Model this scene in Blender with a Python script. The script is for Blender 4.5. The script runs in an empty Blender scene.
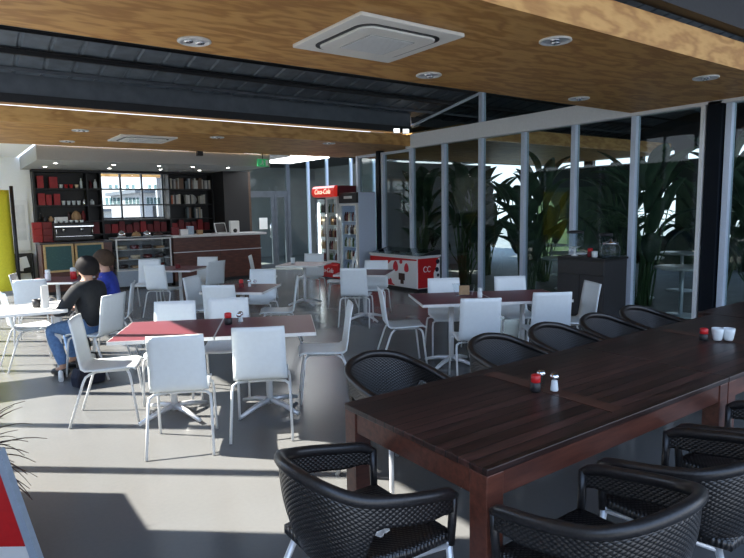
import bpy, bmesh, math, random
from mathutils import Vector, Matrix
random.seed(7)
R = math.radians; PI = math.pi
SC = bpy.context.scene
COL = SC.collection

# ------------------------------------------------------------------ materials
def new_mat(name):
    m = bpy.data.materials.new(name); m.use_nodes = True
    nt = m.node_tree; b = nt.nodes['Principled BSDF']
    return m, nt, b
def N(nt, t, **kw):
    n = nt.nodes.new(t)
    for k, v in kw.items():
        if k in n.inputs: n.inputs[k].default_value = v
        else: setattr(n, k, v)
    return n
def ramp(nt, fac, stops):
    r = nt.nodes.new('ShaderNodeValToRGB'); e = r.color_ramp.elements
    while len(e) < len(stops): e.new(0.5)
    for i, (p, c) in enumerate(stops):
        e[i].position = p; e[i].color = (*c, 1)
    nt.links.new(fac, r.inputs[0]); return r.outputs[0]
def plain(name, col, rough=.5, metal=0, spec=.5, noise=0.06, scale=30, emis=None, es=0, coat=0):
    """principled colour with a little procedural variation"""
    m, nt, b = new_mat(name)
    tc = N(nt, 'ShaderNodeTexCoord'); nz = N(nt, 'ShaderNodeTexNoise', Scale=scale, Detail=3.0)
    nt.links.new(tc.outputs['Object'], nz.inputs['Vector'])
    lo = tuple(max(0, c*(1-noise)) for c in col); hi = tuple(min(1, c*(1+noise)) for c in col)
    nt.links.new(ramp(nt, nz.outputs['Fac'], [(.3, lo), (.7, hi)]), b.inputs['Base Color'])
    b.inputs['Roughness'].default_value = rough; b.inputs['Metallic'].default_value = metal
    b.inputs['Specular IOR Level'].default_value = spec
    if coat: b.inputs['Coat Weight'].default_value = coat
    if emis:
        b.inputs['Emission Color'].default_value = (*emis, 1); b.inputs['Emission Strength'].default_value = es
    return m
def bump(nt, b, h, strength=.3, dist=.01):
    bp = N(nt, 'ShaderNodeBump', Strength=strength, Distance=dist)
    nt.links.new(h, bp.inputs['Height']); nt.links.new(bp.outputs[0], b.inputs['Normal'])
def mapped(nt, scale, coord='Object', rot=(0,0,0)):
    tc = N(nt, 'ShaderNodeTexCoord'); mp = N(nt, 'ShaderNodeMapping')
    mp.inputs['Scale'].default_value = scale; mp.inputs['Rotation'].default_value = rot
    nt.links.new(tc.outputs[coord], mp.inputs['Vector']); return mp.outputs[0]

def m_ply(name, a, c, d):
    m, nt, b = new_mat(name)
    v = mapped(nt, (.55, 1.7, 1.7), rot=(0, 0, R(12)))
    nz = N(nt, 'ShaderNodeTexNoise', Scale=1.6, Detail=4.0, Roughness=.55)
    nt.links.new(v, nz.inputs['Vector'])
    mul = N(nt, 'ShaderNodeMath', operation='MULTIPLY'); mul.inputs[1].default_value = 42
    nt.links.new(nz.outputs['Fac'], mul.inputs[0])
    sn = N(nt, 'ShaderNodeMath', operation='SINE'); nt.links.new(mul.outputs[0], sn.inputs[0])
    mr = N(nt, 'ShaderNodeMapRange'); mr.inputs[1].default_value = -1
    nt.links.new(sn.outputs[0], mr.inputs[0])
    fine = N(nt, 'ShaderNodeTexNoise', Scale=30.0, Detail=3.0)
    nt.links.new(mapped(nt, (.25, 2.5, 2.5), rot=(0, 0, R(12))), fine.inputs['Vector'])
    mx = N(nt, 'ShaderNodeMix', data_type='FLOAT'); mx.inputs[0].default_value = .32
    nt.links.new(mr.outputs[0], mx.inputs[2]); nt.links.new(fine.outputs['Fac'], mx.inputs[3])
    nt.links.new(ramp(nt, mx.outputs[0], [(.12, a), (.45, c), (.85, d)]), b.inputs['Base Color'])
    b.inputs['Roughness'].default_value = .55
    return m
def m_floor():
    m, nt, b = new_mat('polished_concrete')
    n1 = N(nt, 'ShaderNodeTexNoise', Scale=.9, Detail=3.0, Roughness=.5)
    nt.links.new(mapped(nt, (1, 1, 1)), n1.inputs['Vector'])
    n2 = N(nt, 'ShaderNodeTexNoise', Scale=40.0, Detail=3.0)
    nt.links.new(mapped(nt, (1, 1, 1)), n2.inputs['Vector'])
    mx = N(nt, 'ShaderNodeMix', data_type='FLOAT'); mx.inputs[0].default_value = .3
    nt.links.new(n1.outputs['Fac'], mx.inputs[2]); nt.links.new(n2.outputs['Fac'], mx.inputs[3])
    nt.links.new(ramp(nt, mx.outputs[0], [(.3, (.138, .142, .143)), (.7, (.170, .173, .172))]), b.inputs['Base Color'])
    nt.links.new(ramp(nt, n1.outputs['Fac'], [(.3, (.20, .20, .20)), (.7, (.27, .27, .27))]), b.inputs['Roughness'])
    b.inputs['Specular IOR Level'].default_value = .5
    return m
def m_wood_planks(name, lo, hi, groove, pitch=9.5, rough=.42):
    """dark oiled planks along local X with grooves between them"""
    m, nt, b = new_mat(name)
    v = mapped(nt, (1.5, 22, 22)); nz = N(nt, 'ShaderNodeTexNoise', Scale=2.2, Detail=5.0, Roughness=.65)
    nt.links.new(v, nz.inputs['Vector'])
    col = ramp(nt, nz.outputs['Fac'], [(.3, lo), (.72, hi)])
    tc = N(nt, 'ShaderNodeTexCoord'); sx = N(nt, 'ShaderNodeSeparateXYZ'); nt.links.new(tc.outputs['Object'], sx.inputs[0])
    mu = N(nt, 'ShaderNodeMath', operation='MULTIPLY'); mu.inputs[1].default_value = pitch
    nt.links.new(sx.outputs['Y'], mu.inputs[0])
    fr = N(nt, 'ShaderNodeMath', operation='FRACT'); nt.links.new(mu.outputs[0], fr.inputs[0])
    gt = N(nt, 'ShaderNodeMath', operation='GREATER_THAN'); gt.inputs[1].default_value = .10
    nt.links.new(fr.outputs[0], gt.inputs[0])
    fl = N(nt, 'ShaderNodeMath', operation='FLOOR'); nt.links.new(mu.outputs[0], fl.inputs[0])
    wn = N(nt, 'ShaderNodeTexWhiteNoise', noise_dimensions='1D'); nt.links.new(fl.outputs[0], wn.inputs['W'])
    mr = N(nt, 'ShaderNodeMapRange'); mr.inputs[3].default_value = .45; mr.inputs[4].default_value = 1.5
    nt.links.new(wn.outputs['Value'], mr.inputs[0])
    hs = N(nt, 'ShaderNodeHueSaturation'); nt.links.new(mr.outputs[0], hs.inputs['Value']); nt.links.new(col, hs.inputs['Color'])
    mx = N(nt, 'ShaderNodeMix', data_type='RGBA'); nt.links.new(gt.outputs[0], mx.inputs[0])
    mx.inputs[6].default_value = (*groove, 1); nt.links.new(hs.outputs[0], mx.inputs[7])
    nt.links.new(mx.outputs[2], b.inputs['Base Color'])
    b.inputs['Roughness'].default_value = rough
    bump(nt, b, gt.outputs[0], .5, .004)
    return m
def m_wood(name, lo, hi, scale=(2, 18, 18), rough=.4):
    m, nt, b = new_mat(name)
    nz = N(nt, 'ShaderNodeTexNoise', Scale=1.8, Detail=5.0, Roughness=.6)
    nt.links.new(mapped(nt, scale), nz.inputs['Vector'])
    nt.links.new(ramp(nt, nz.outputs['Fac'], [(.3, lo), (.72, hi)]), b.inputs['Base Color'])
    b.inputs['Roughness'].default_value = rough
    return m
def m_wicker():
    """black strands woven on the diagonal: a lattice of small raised diamonds"""
    m, nt, b = new_mat('black_wicker_weave')
    tc = N(nt, 'ShaderNodeTexCoord'); sp = N(nt, 'ShaderNodeSeparateXYZ'); nt.links.new(tc.outputs['UV'], sp.inputs[0])
    def mth(op, a, b_):
        n = N(nt, 'ShaderNodeMath', operation=op)
        for k, v in enumerate((a, b_)):
            if v is None: continue
            if isinstance(v, (int, float)): n.inputs[k].default_value = v
            else: nt.links.new(v, n.inputs[k])
        return n.outputs[0]
    u = mth('MULTIPLY', sp.outputs['X'], PI/.027); v = mth('MULTIPLY', sp.outputs['Y'], PI/.019)
    h = mth('MULTIPLY', mth('SINE', mth('ADD', u, v), None), mth('SINE', mth('SUBTRACT', u, v), None))
    h = mth('ABSOLUTE', h, None)
    nt.links.new(ramp(nt, h, [(.05, (.002, .002, .002)), (.5, (.012, .010, .010)), (.95, (.036, .031, .030))]), b.inputs['Base Color'])  # highlights on the raised diamonds and dark gaps put into the colour
    bump(nt, b, h, .55, .005)
    b.inputs['Roughness'].default_value = .30; b.inputs['Specular IOR Level'].default_value = .7
    return m
def m_glass(name, tint=(1, 1, 1), refl=1.0):
    m = bpy.data.materials.new(name); m.use_nodes = True; nt = m.node_tree
    nt.nodes.remove(nt.nodes['Principled BSDF']); out = nt.nodes['Material Output']
    t = N(nt, 'ShaderNodeBsdfTransparent'); t.inputs[0].default_value = (*tint, 1)
    g = N(nt, 'ShaderNodeBsdfGlossy'); g.inputs['Roughness'].default_value = .01
    g.inputs[0].default_value = (refl, refl, refl, 1)
    fr = N(nt, 'ShaderNodeFresnel', IOR=1.30)
    ge = N(nt, 'ShaderNodeNewGeometry'); io = N(nt, 'ShaderNodeMapRange'); io.inputs[3].default_value = 1.30; io.inputs[4].default_value = 1/1.30
    nt.links.new(ge.outputs['Backfacing'], io.inputs[0]); nt.links.new(io.outputs[0], fr.inputs['IOR'])
    mx = N(nt, 'ShaderNodeMixShader')
    nt.links.new(fr.outputs[0], mx.inputs[0]); nt.links.new(t.outputs[0], mx.inputs[1]); nt.links.new(g.outputs[0], mx.inputs[2])
    nt.links.new(mx.outputs[0], out.inputs[0])
    return m
def m_leaf(name, lo, hi):
    m, nt, b = new_mat(name)
    nz = N(nt, 'ShaderNodeTexNoise', Scale=6.0, Detail=3.0)
    nt.links.new(mapped(nt, (1, 1, .3)), nz.inputs['Vector'])
    nt.links.new(ramp(nt, nz.outputs['Fac'], [(.3, lo), (.7, hi)]), b.inputs['Base Color'])
    b.inputs['Roughness'].default_value = .5; b.inputs['Specular IOR Level'].default_value = .3
    return m
def m_chalk():
    m, nt, b = new_mat('chalkboard_slate')
    w = N(nt, 'ShaderNodeTexNoise', Scale=9.0, Detail=4.0)
    nt.links.new(mapped(nt, (3, 3, 9)), w.inputs['Vector'])
    nt.links.new(ramp(nt, w.outputs['Fac'], [(.55, (.03, .09, .11)), (.66, (.05, .13, .15)), (.74, (.16, .24, .26))]), b.inputs['Base Color'])
    b.inputs['Roughness'].default_value = .75
    return m

M = {}
M['ply'] = m_ply('pine_plywood', (.40, .19, .050), (.51, .27, .078), (.60, .335, .108))
M['floor'] = m_floor()
M['white_plastic'] = plain('white_moulded_seat', (.75, .81, .83), .38, noise=.02)
M['white_paint'] = plain('white_powder_coat', (.74, .76, .76), .35, noise=.02)
M['burgundy'] = plain('burgundy_laminate', (.17, .048, .062), .38, spec=.35, noise=.06)
M['white_lam'] = plain('white_laminate', (.8, .8, .78), .35, noise=.02)
M['planks'] = m_wood_planks('dark_stained_planks', (.012, .006, .005), (.085, .034, .027), (.002, .001, .001), pitch=15.0, rough=.36)
M['table_frame'] = m_wood('reddish_stained_timber', (.062, .019, .012), (.15, .046, .027))
M['table_slat'] = m_wood('brown_cross_slat', (.06, .024, .016), (.11, .045, .03))
M['wicker'] = m_wicker()
M['wicker_rail'] = plain('black_wrapped_cane', (.016, .014, .014), .34, spec=.6, noise=.6, scale=120)
M['alu'] = plain('brushed_aluminium', (.74, .76, .78), .36, .45, noise=.03)
M['mullion'] = plain('silver_anodised_frame', (.58, .66, .78), .45, .1, noise=.03)
M['beam_grey'] = plain('pale_grey_beam_paint', (.82, .83, .84), .5, noise=.03)
M['steel_dark'] = plain('dark_blue_steel', (.12, .15, .185), .5, .2, noise=.2, scale=6)
M['steel_black'] = plain('black_steel', (.012, .013, .016), .5, .2, noise=.2)
M['steel_grey'] = plain('galvanised_purlin', (.09, .105, .125), .5, .3, noise=.15, scale=5)
M['column'] = plain('black_painted_column', (.004, .007, .012), .6, spec=.15, noise=.1)
M['glass'] = m_glass('clear_glass', (.92, .95, .95))
M['glass_dark'] = m_glass('tinted_glass', (.70, .77, .77))
M['white_wall'] = plain('white_plaster', (.87, .88, .88), .8, noise=.02)
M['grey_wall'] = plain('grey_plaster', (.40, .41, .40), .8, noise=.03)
M['cass'] = plain('off_white_cassette_plastic', (.80, .80, .76), .5, noise=.02)
M['hedge'] = m_leaf('clipped_hedge', (.03, .055, .03), (.08, .13, .07))
M['black_panel'] = plain('black_joinery', (.010, .010, .011), .5, noise=.15)
M['counter_wood'] = m_wood('mahogany_veneer', (.06, .018, .011), (.14, .044, .026), (3, 3, 14), .35)
M['stone'] = plain('white_stone_top', (.72, .73, .74), .3, noise=.04)
M['red'] = plain('red_gloss', (.55, .015, .018), .35, noise=.06)
M['red_tin'] = plain('red_tin_lacquer', (.30, .012, .016), .5, noise=.15)
M['red_dark'] = plain('dark_red_packaging', (.15, .008, .012), .5, noise=.15)
M['maroon'] = plain('maroon_panel', (.12, .01, .018), .4, noise=.1)
M['white'] = plain('white_print', (.82, .82, .82), .5, noise=.02)
M['paper'] = plain('white_paper', (.85, .85, .83), .8, noise=.02)
M['fridge_side'] = plain('pale_blue_grey_enamel', (.58, .68, .84), .4, noise=.03)
M['black'] = plain('black_plastic', (.012, .012, .014), .4, noise=.1)
M['dark_metal'] = plain('dark_metal', (.05, .05, .055), .35, .6, noise=.1)
M['chrome'] = plain('chrome', (.8, .81, .83), .12, 1.0, noise=.02)
M['lamp_on'] = plain('lit_lamp', (1, 1, 1), .5, emis=(1, .96, .88), es=14)
M['white_glow'] = plain('glowing_white_surface', (.9, .9, .9), .5, emis=(.95, .98, 1), es=5)  # glow added for the overbright white ceiling area, not a known lamp
M['tube_on'] = plain('lit_tube', (1, 1, 1), .5, emis=(.9, .97, 1), es=6)
M['sign_red'] = plain('backlit_red_sign', (.6, .02, .02), .35, emis=(1, .05, .03), es=.22)
M['sign_text'] = plain('backlit_sign_lettering', (.9, .8, .7), .4, emis=(1, .75, .55), es=.7)
M['exit_green'] = plain('backlit_green_sign', (.05, .5, .2), .4, emis=(.1, .8, .3), es=.12)
M['chalk'] = m_chalk()
M['pine'] = m_wood('pale_pine_frame', (.40, .28, .13), (.52, .38, .2))
M['jacket'] = plain('charcoal_jacket_cloth', (.011, .013, .016), .85, noise=.25)
M['blue_cloth'] = plain('royal_blue_cloth', (.022, .045, .33), .8, noise=.2)
M['navy_cloth'] = plain('navy_cloth', (.012, .015, .03), .85, noise=.2)
M['jeans'] = plain('blue_denim', (.10, .20, .40), .85, noise=.2)
M['dark_trousers'] = plain('dark_trouser_cloth', (.015, .016, .02), .85, noise=.2)
M['skin'] = plain('skin', (.50, .29, .20), .55, noise=.05)
M['hair_black'] = plain('black_hair', (.012, .010, .010), .75, spec=.25, noise=.3, scale=80)
M['hair_brown'] = plain('brown_hair', (.055, .035, .022), .75, spec=.25, noise=.3, scale=80)
M['yellow'] = plain('yellow_cloth', (.75, .70, .04), .7, noise=.06)
M['tan'] = plain('kraft_tan', (.42, .26, .13), .7, noise=.1)
M['green_dark'] = m_leaf('dark_glossy_leaf', (.025, .055, .030), (.075, .125, .065))
M['green_mid'] = m_leaf('mid_green_leaf', (.05, .11, .04), (.14, .23, .10))
M['leaf_brown'] = m_leaf('bronze_leaf', (.030, .014, .012), (.075, .035, .028))
M['terracotta'] = plain('dark_clay_pot', (.10, .07, .06), .7, noise=.15)
M['soil'] = plain('potting_soil', (.03, .022, .016), .95, noise=.3)
M['strawberry'] = plain('strawberry_red_print', (.62, .03, .05), .45, noise=.2, scale=60)
M['choc'] = plain('chocolate_brown_print', (.05, .02, .018), .5, noise=.2)
M['cream'] = plain('cream_icing', (.75, .62, .45), .6, noise=.1)
M['clear_plastic'] = m_glass('clear_acrylic', (.92, .95, .96))
M['blue_base'] = plain('pale_blue_steel', (.36, .44, .54), .4, .2, noise=.05)
M['paving'] = plain('terrace_paving', (.24, .24, .23), .7, noise=.15, scale=3)
M['concrete_far'] = plain('pale_render', (.30, .31, .33), .8, noise=.08, scale=2)
M['skybright'] = plain('frosted_window_pane', (.9, .9, .9), .6, emis=(.92, .97, 1), es=1.6)
BOOKC = [plain('book_cover_'+n, c, .6, noise=.08) for n, c in (('grey', (.30, .30, .29)), ('white', (.60, .60, .57)), ('tan', (.32, .27, .20)), ('pale', (.42, .42, .40)), ('cream', (.50, .47, .40)), ('slate', (.10, .13, .15)), ('brown', (.16, .10, .07)), ('charcoal', (.06, .065, .07)), ('rust', (.40, .11, .05)))]

# ------------------------------------------------------------------ mesh building
class MB:
    def __init__(s): s.bm = bmesh.new(); s.mi = 0; s.uv = s.bm.loops.layers.uv.new('UVMap')
    def f(s, vs, uvs=None, smooth=False):
        try: fc = s.bm.faces.new(vs)
        except ValueError: return None
        fc.material_index = s.mi; fc.smooth = smooth
        if uvs:
            for l, u in zip(fc.loops, uvs): l[s.uv].uv = u
        return fc
    def box(s, x0, x1, y0, y1, z0, z1, T=None):
        vs = []
        for x, y, z in ((x0,y0,z0),(x1,y0,z0),(x1,y1,z0),(x0,y1,z0),(x0,y0,z1),(x1,y0,z1),(x1,y1,z1),(x0,y1,z1)):
            p = Vector((x, y, z)); p = T @ p if T else p
            vs.append(s.bm.verts.new(p))
        for q in ((3,2,1,0),(4,5,6,7),(0,1,5,4),(1,2,6,5),(2,3,7,6),(3,0,4,7)):
            s.f([vs[i] for i in q])
        return s
    def prism(s, pts, z0, z1, axis='z'):
        def mk(a, b, c): return Vector((a, b, c)) if axis == 'z' else (Vector((a, c, b)) if axis == 'y' else Vector((c, a, b)))
        lo = [s.bm.verts.new(mk(a, b, z0)) for a, b in pts]; hi = [s.bm.verts.new(mk(a, b, z1)) for a, b in pts]
        s.f(lo[::-1]); s.f(hi)
        n = len(pts)
        for i in range(n): s.f([lo[i], lo[(i+1) % n], hi[(i+1) % n], hi[i]])
        return s
    def tube(s, pts, r, n=10, cap=True, smooth=True, flat=1.0):
        pts = [Vector(p) for p in pts]; rs = r if isinstance(r, (list, tuple)) else [r]*len(pts)
        rings = []; up = None; L = 0; Ls = []
        for i, p in enumerate(pts):
            if i: L += (p-pts[i-1]).length
            Ls.append(L)
            t = (pts[min(i+1, len(pts)-1)] - pts[max(i-1, 0)]).normalized()
            if up is None:
                up = Vector((0, 0, 1)) if abs(t.z) < .9 else Vector((1, 0, 0))
            a = t.cross(up)
            if a.length < 1e-6: a = t.cross(Vector((0, 1, 0)))
            a.normalize(); b = a.cross(t).normalized(); up = b
            rings.append([s.bm.verts.new(p + (a*math.cos(2*PI*k/n) + b*math.sin(2*PI*k/n)*flat)*rs[i]) for k in range(n)])
        for i in range(len(rings)-1):
            for k in range(n):
                k2 = (k+1) % n; c = 2*PI*max(rs[i], .005)
                s.f([rings[i][k], rings[i][k2], rings[i+1][k2], rings[i+1][k]],
                    [(Ls[i], c*k/n), (Ls[i], c*(k+1)/n), (Ls[i+1], c*(k+1)/n), (Ls[i+1], c*k/n)], smooth)
        if cap: s.f(rings[0][::-1]); s.f(rings[-1])
        return s
    def lathe(s, prof, cx=0, cy=0, cz=0, n=20, smooth=True, sx=1, sy=1):
        rings = []
        for r, z in prof:
            if r < 1e-6: rings.append([s.bm.verts.new((cx, cy, cz+z))])
            else: rings.append([s.bm.verts.new((cx+r*sx*math.cos(2*PI*k/n), cy+r*sy*math.sin(2*PI*k/n), cz+z)) for k in range(n)])
        for a, b in zip(rings, rings[1:]):
            for k in range(n):
                k2 = (k+1) % n
                if len(a) == 1 and len(b) == 1: continue
                if len(a) == 1: s.f([a[0], b[k2], b[k]], None, smooth)
                elif len(b) == 1: s.f([a[k], a[k2], b[0]], None, smooth)
                else: s.f([a[k], a[k2], b[k2], b[k]], None, smooth)
        if len(rings[0]) > 1: s.f(rings[0][::-1])
        if len(rings[-1]) > 1: s.f(rings[-1])
        return s
    def grid(s, rows, smooth=True, uvs=None):
        V = [[s.bm.verts.new(p) for p in r] for r in rows]
        for i in range(len(V)-1):
            for j in range(len(V[0])-1):
                s.f([V[i][j], V[i][j+1], V[i+1][j+1], V[i+1][j]],
                    [uvs[i][j], uvs[i][j+1], uvs[i+1][j+1], uvs[i+1][j]] if uvs else None, smooth)
        return s
    def build(s, name, mats, parent=None, solid=0, bevel=0, sub=0, loc=None, rotz=0):
        s.bm.normal_update()
        if not solid: bmesh.ops.recalc_face_normals(s.bm, faces=s.bm.faces[:])
        me = bpy.data.meshes.new(name); s.bm.to_mesh(me); s.bm.free()
        for m in (mats if isinstance(mats, (list, tuple)) else [mats]): me.materials.append(m)
        o = bpy.data.objects.new(name, me); COL.objects.link(o)
        if parent: o.parent = parent
        if loc: o.location = loc
        if rotz: o.rotation_euler.z = rotz
        if solid:
            md = o.modifiers.new('thickness', 'SOLIDIFY'); md.thickness = solid; md.offset = 0
        if sub:
            md = o.modifiers.new('smooth', 'SUBSURF'); md.levels = sub; md.render_levels = sub
        if bevel:
            md = o.modifiers.new('edge', 'BEVEL'); md.width = bevel; md.segments = 2; md.limit_method = 'ANGLE'
        return o
def tag(o, label=None, cat=None, group=None, kind=None):
    if label: o['label'] = label
    if cat: o['category'] = cat
    if group: o['group'] = group
    if kind: o['kind'] = kind
    return o
def empty(name, loc=(0, 0, 0), rz=0, label=None, cat=None, group=None, kind=None):
    o = bpy.data.objects.new(name, None); COL.objects.link(o); o.empty_display_size = .1
    o.location = loc; o.rotation_euler = (0, 0, rz)
    return tag(o, label, cat, group, kind)
def kids(o): return [c for c in bpy.data.objects if c.parent == o]
def dup(root, loc, rz, label=None, group=None):
    r = root.copy(); COL.objects.link(r); r.location = loc; r.rotation_euler = (0, 0, rz)
    if label: r['label'] = label
    if group: r['group'] = group
    for ch in kids(root):
        c = ch.copy(); COL.objects.link(c); c.parent = r
        for g in kids(ch):
            d = g.copy(); COL.objects.link(d); d.parent = c
    return r
def struct(name, mb, mats, parent=None, **kw):
    o = mb.build(name, mats, parent, **kw)
    if not parent: o['kind'] = 'structure'
    return o
def qbox(*a): return MB().box(*a)
def rrect(w, h, r, n=6):
    p = []
    for cx, cy, a0 in ((w/2-r, h/2-r, 0), (-w/2+r, h/2-r, 90), (-w/2+r, -h/2+r, 180), (w/2-r, -h/2+r, 270)):
        for i in range(n+1):
            a = R(a0+90*i/n); p.append((cx+r*math.cos(a), cy+r*math.sin(a)))
    return p

# ================================================================== SETTING
GX = 8.3                      # glazed wall on the right
WX = -0.7                     # glazed wall on the left
BY = 16.0                     # back wall
struct('floor', qbox(WX-.15, GX+.06, -3.2, BY+.05, -.12, 0), M['floor'])
# near plywood ceiling band, far plywood ceiling band (boxed soffits with fascias)
struct('ceiling', qbox(-.18, GX+.05, 2.80, 4.95, 3.0, 3.26), M['ply'])
struct('ceiling_far', qbox(-.7, GX+.05, 9.95, 12.98, 3.0, 3.225), M['ply'])
struct('ceiling_back', qbox(-.7, 1.5, 12.98, BY, 3.0, 3.1), M['white_wall'])
# steel roof: corrugated sheet rising towards the camera, on purlins
def roof_z(y): return 3.50 + .18*(10.34-y)
mb = MB(); rows = [[], []]
x = -.85; k = 0
prof = [(0, 0), (.02, .022), (.05, .022), (.07, 0)]
while x < 16.5:
    for dx, dz in prof:
        for i, y in enumerate((10.25, -3.4)):
            rows[i].append((x+dx, y, roof_z(y)+dz+.12))
    x += .36
mb.grid(rows, smooth=False)
struct('roof', mb, M['steel_dark'], solid=.004)
def purlin(name, y, h, m, flange=.08):
    z = roof_z(y)+.11
    mb = MB(); mb.box(-.85, 16.3, y, y+.012, z-h, z); mb.box(-.85, 16.3, y-.0, y+flange, z-h-.012, z-h); mb.box(-.85, 16.3, y-flange, y, z-.012, z)
    return struct(name, mb, m)
purlin('beam', 9.15, .05, M['steel_black'], .06)
purlin('beam.001', 9.75, .03, M['steel_grey'], .02)
purlin('beam.002', 8.55, .03, M['steel_black'], .015)
purlin('beam.003', 7.6, .12, M['steel_dark'], .10)
purlin('beam.004', 6.2, .12, M['steel_dark'], .10)
purlin('beam.005', 2.2, .30, M['steel_grey'], .12)
purlin('beam.008', 1.1, .30, M['steel_dark'], .12)
struct('beam.006', qbox(-.85, 8.24, 9.98, 10.22, 3.275, 3.40), M['steel_black'])
struct('beam.011', qbox(8.42, 17, 10.2, 10.32, 3.501, 3.9), M['steel_black'])
struct('beam.009', qbox(-.85, 8.24, 10.0, 10.2, 3.401, 3.74), M['steel_grey'])
struct('beam.010', qbox(8.42, 17, 13.2, 13.3, 3.02, 3.419), M['steel_black'])
struct('roof_terrace', qbox(8.42, 17, 9.9, 13.3, 3.42, 3.5), M['steel_black'])
struct('beam.007', qbox(-.18, 8.15, 2.66, 2.79, 3.30, 4.4), M['steel_black'])
# grey bulkhead over the coffee counter
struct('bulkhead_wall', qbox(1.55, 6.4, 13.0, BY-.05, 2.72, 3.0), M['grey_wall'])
# back wall with the shelf window
mb = MB()
mb.box(WX, 3.20, BY, BY+.15, 0, 3.0); mb.box(4.78, 6.72, BY, BY+.15, 0, 3.0)
mb.box(3.20, 4.78, BY, BY+.15, 0, 1.54); mb.box(3.20, 4.78, BY, BY+.15, 2.72, 3.0)
struct('wall_back', mb, M['white_wall'])
# left wall: solid pier, low wall, then glazed bays with posts and a header
mb = MB()
mb.box(WX-.12, WX, 1.2, 4.41, 0, 4.6); mb.box(WX-.12, WX, 4.41, 4.93, 0, 1.785)
mb.box(WX-.12, WX, 4.41, 10.2, 3.63, 4.5); mb.box(WX-.12, WX, 10.2, BY, 3.1, 3.5)
struct('wall_left', mb, M['white_wall'])
posts = [5.38, 6.42, 7.51, 8.5, 9.4, 10.4, 11.5, 12.6, 13.7, 14.8]
for i, y in enumerate(posts):
    w = empty('window_left_%d' % (i+1), (WX-.06, y, 0), kind='structure')
    qbox(-.04, .04, -.03, .03, 0, 3.63 if y < 10.2 else 3.1).build('mullion', M['mullion'], w)
    y1 = (posts[i+1] if i+1 < len(posts) else BY)-y
    qbox(-.03, .03, .035, y1-.035, 0, .07).build('bottom_rail', M['mullion'], w)

# ------------------------------------------------------------------ glazed wall on the right
ML = [10.02, 8.995, 7.98, 6.965, 5.95, 4.93, 3.92]
def bay(n, y0, y1, ztop, left=True, m='glass_dark'):
    w = empty('window_%d' % n, (GX, y1, 0), kind='structure')
    L = y1-y0
    qbox(-.07, .05, -.04, .04, 0, ztop).build('mullion', M['mullion'], w, bevel=.006)
    qbox(-.03, .03, -L+.04, -.04, 0, .06).build('bottom_rail', M['mullion'], w)
    qbox(-.006, .006, -L+.04, -.04, .06, ztop).build('pane', M[m], w)
    return w
n = 0
ext = [12.05, 11.04] + ML
for i in range(len(ext)-1):
    n += 1
    w = bay(n, ext[i+1], ext[i], 2.957)
    if i < 2:
        qbox(-.05, .05, -(ext[i]-ext[i+1])+.04, -.04, 2.90, 2.957).build('top_rail', M['mullion'], w)
n += 1
w = bay(n, 2.45, 3.64, 2.957)
n += 1
bay(n, 1.2, 2.45, 2.957)
# last post beside the black column
n += 1
w = empty('window_%d' % n, (GX, 3.92, 0), kind='structure')
qbox(-.15, .03, -.012, .03, 0, 2.957).build('mullion', M['white_paint'], w)
struct('column', qbox(GX-.12, GX+.10, 3.70, 3.885, 0, 3.0), M['column'], bevel=.008)
struct('column.001', qbox(GX-.10, GX+.05, 11.10, 11.22, 0, 3.0), M['column'])
struct('trim_1', qbox(GX-.12, GX+.08, 4.95, 10.12, 2.957, 3.24), M['beam_grey'], bevel=.008)
struct('trim_2', qbox(GX-.12, GX+.08, 1.2, 4.95, 2.957, 2.999), M['beam_grey'])
# clerestory above the beam: raking head, one mullion, glass
w = empty('window_%d' % (n+1), (GX, 0, 0), kind='structure')
mb = MB(); mb.tube([(0, 10.10, 3.42), (0, 4.96, 3.42+.18*5.14)], .03, 4, smooth=False); mb.build('raking_head', M['mullion'], w)
qbox(-.06, .05, 7.94, 8.02, 3.24, 3.82).build('mullion', M['mullion'], w)
MB().prism([(4.97, 3.24), (10.08, 3.24), (10.08, 3.40), (4.97, 4.30)], -.005, .005, 'x').build('pane', M['glass_dark'], w)

# ------------------------------------------------------------------ back glazing and entry doors
w = empty('window_%d' % (n+2), (0, BY, 0), kind='structure')
for x in (6.78, 8.43, 9.13, 9.8, 10.7, 11.6):
    qbox(x-(.05 if x < 9 else .03), x+(.05 if x < 9 else .03), -.05, .05, 0, 3.3).build('mullion', M['mullion'] if x > 9 else M['steel_grey'], w)
qbox(6.83, 8.38, -.04, .04, 2.17, 2.25).build('transom', M['steel_grey'], w)
qbox(8.48, 12.4, -.006, .006, .05, 3.3).build('pane', M['glass_dark'], w)
qbox(6.83, 8.38, -.006, .006, 2.25, 3.3).build('pane', M['glass_dark'], w)
d = empty('door_1', (0, BY, 0), kind='structure')
mb = MB()
for x0, x1 in ((6.83, 6.93), (7.86, 7.96)): mb.box(x0, x1, -.03, .03, 0, 2.17)
mb.box(6.93, 7.86, -.03, .03, 2.07, 2.17); mb.box(6.93, 7.86, -.03, .03, 0, .12)
mb.build('door_frame', M['steel_grey'], d)
qbox(6.93, 7.86, -.006, .006, .12, 2.07).build('pane', M['glass_dark'], d)
MB().tube([(7.78, -.08, .9), (7.78, -.08, 1.3)], .014).build('door_handle', M['chrome'], d)
d = empty('door_2', (0, BY, 0), kind='structure')
mb = MB()
for x0, x1 in ((7.97, 8.05), (8.30, 8.38)): mb.box(x0, x1, -.03, .03, 0, 2.17)
mb.box(8.05, 8.30, -.03, .03, 2.07, 2.17); mb.box(8.05, 8.30, -.03, .03, 0, .12)
mb.build('door_frame', M['steel_grey'], d)
qbox(8.05, 8.30, -.006, .006, .12, 2.07).build('pane', M['glass_dark'], d)
o = qbox(7.47, 7.72, BY-.02, BY-.007, 1.15, 1.48).build('paper_notice', M['paper'])
tag(o, 'white paper notice taped inside the glass entry door', 'notice')
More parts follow.
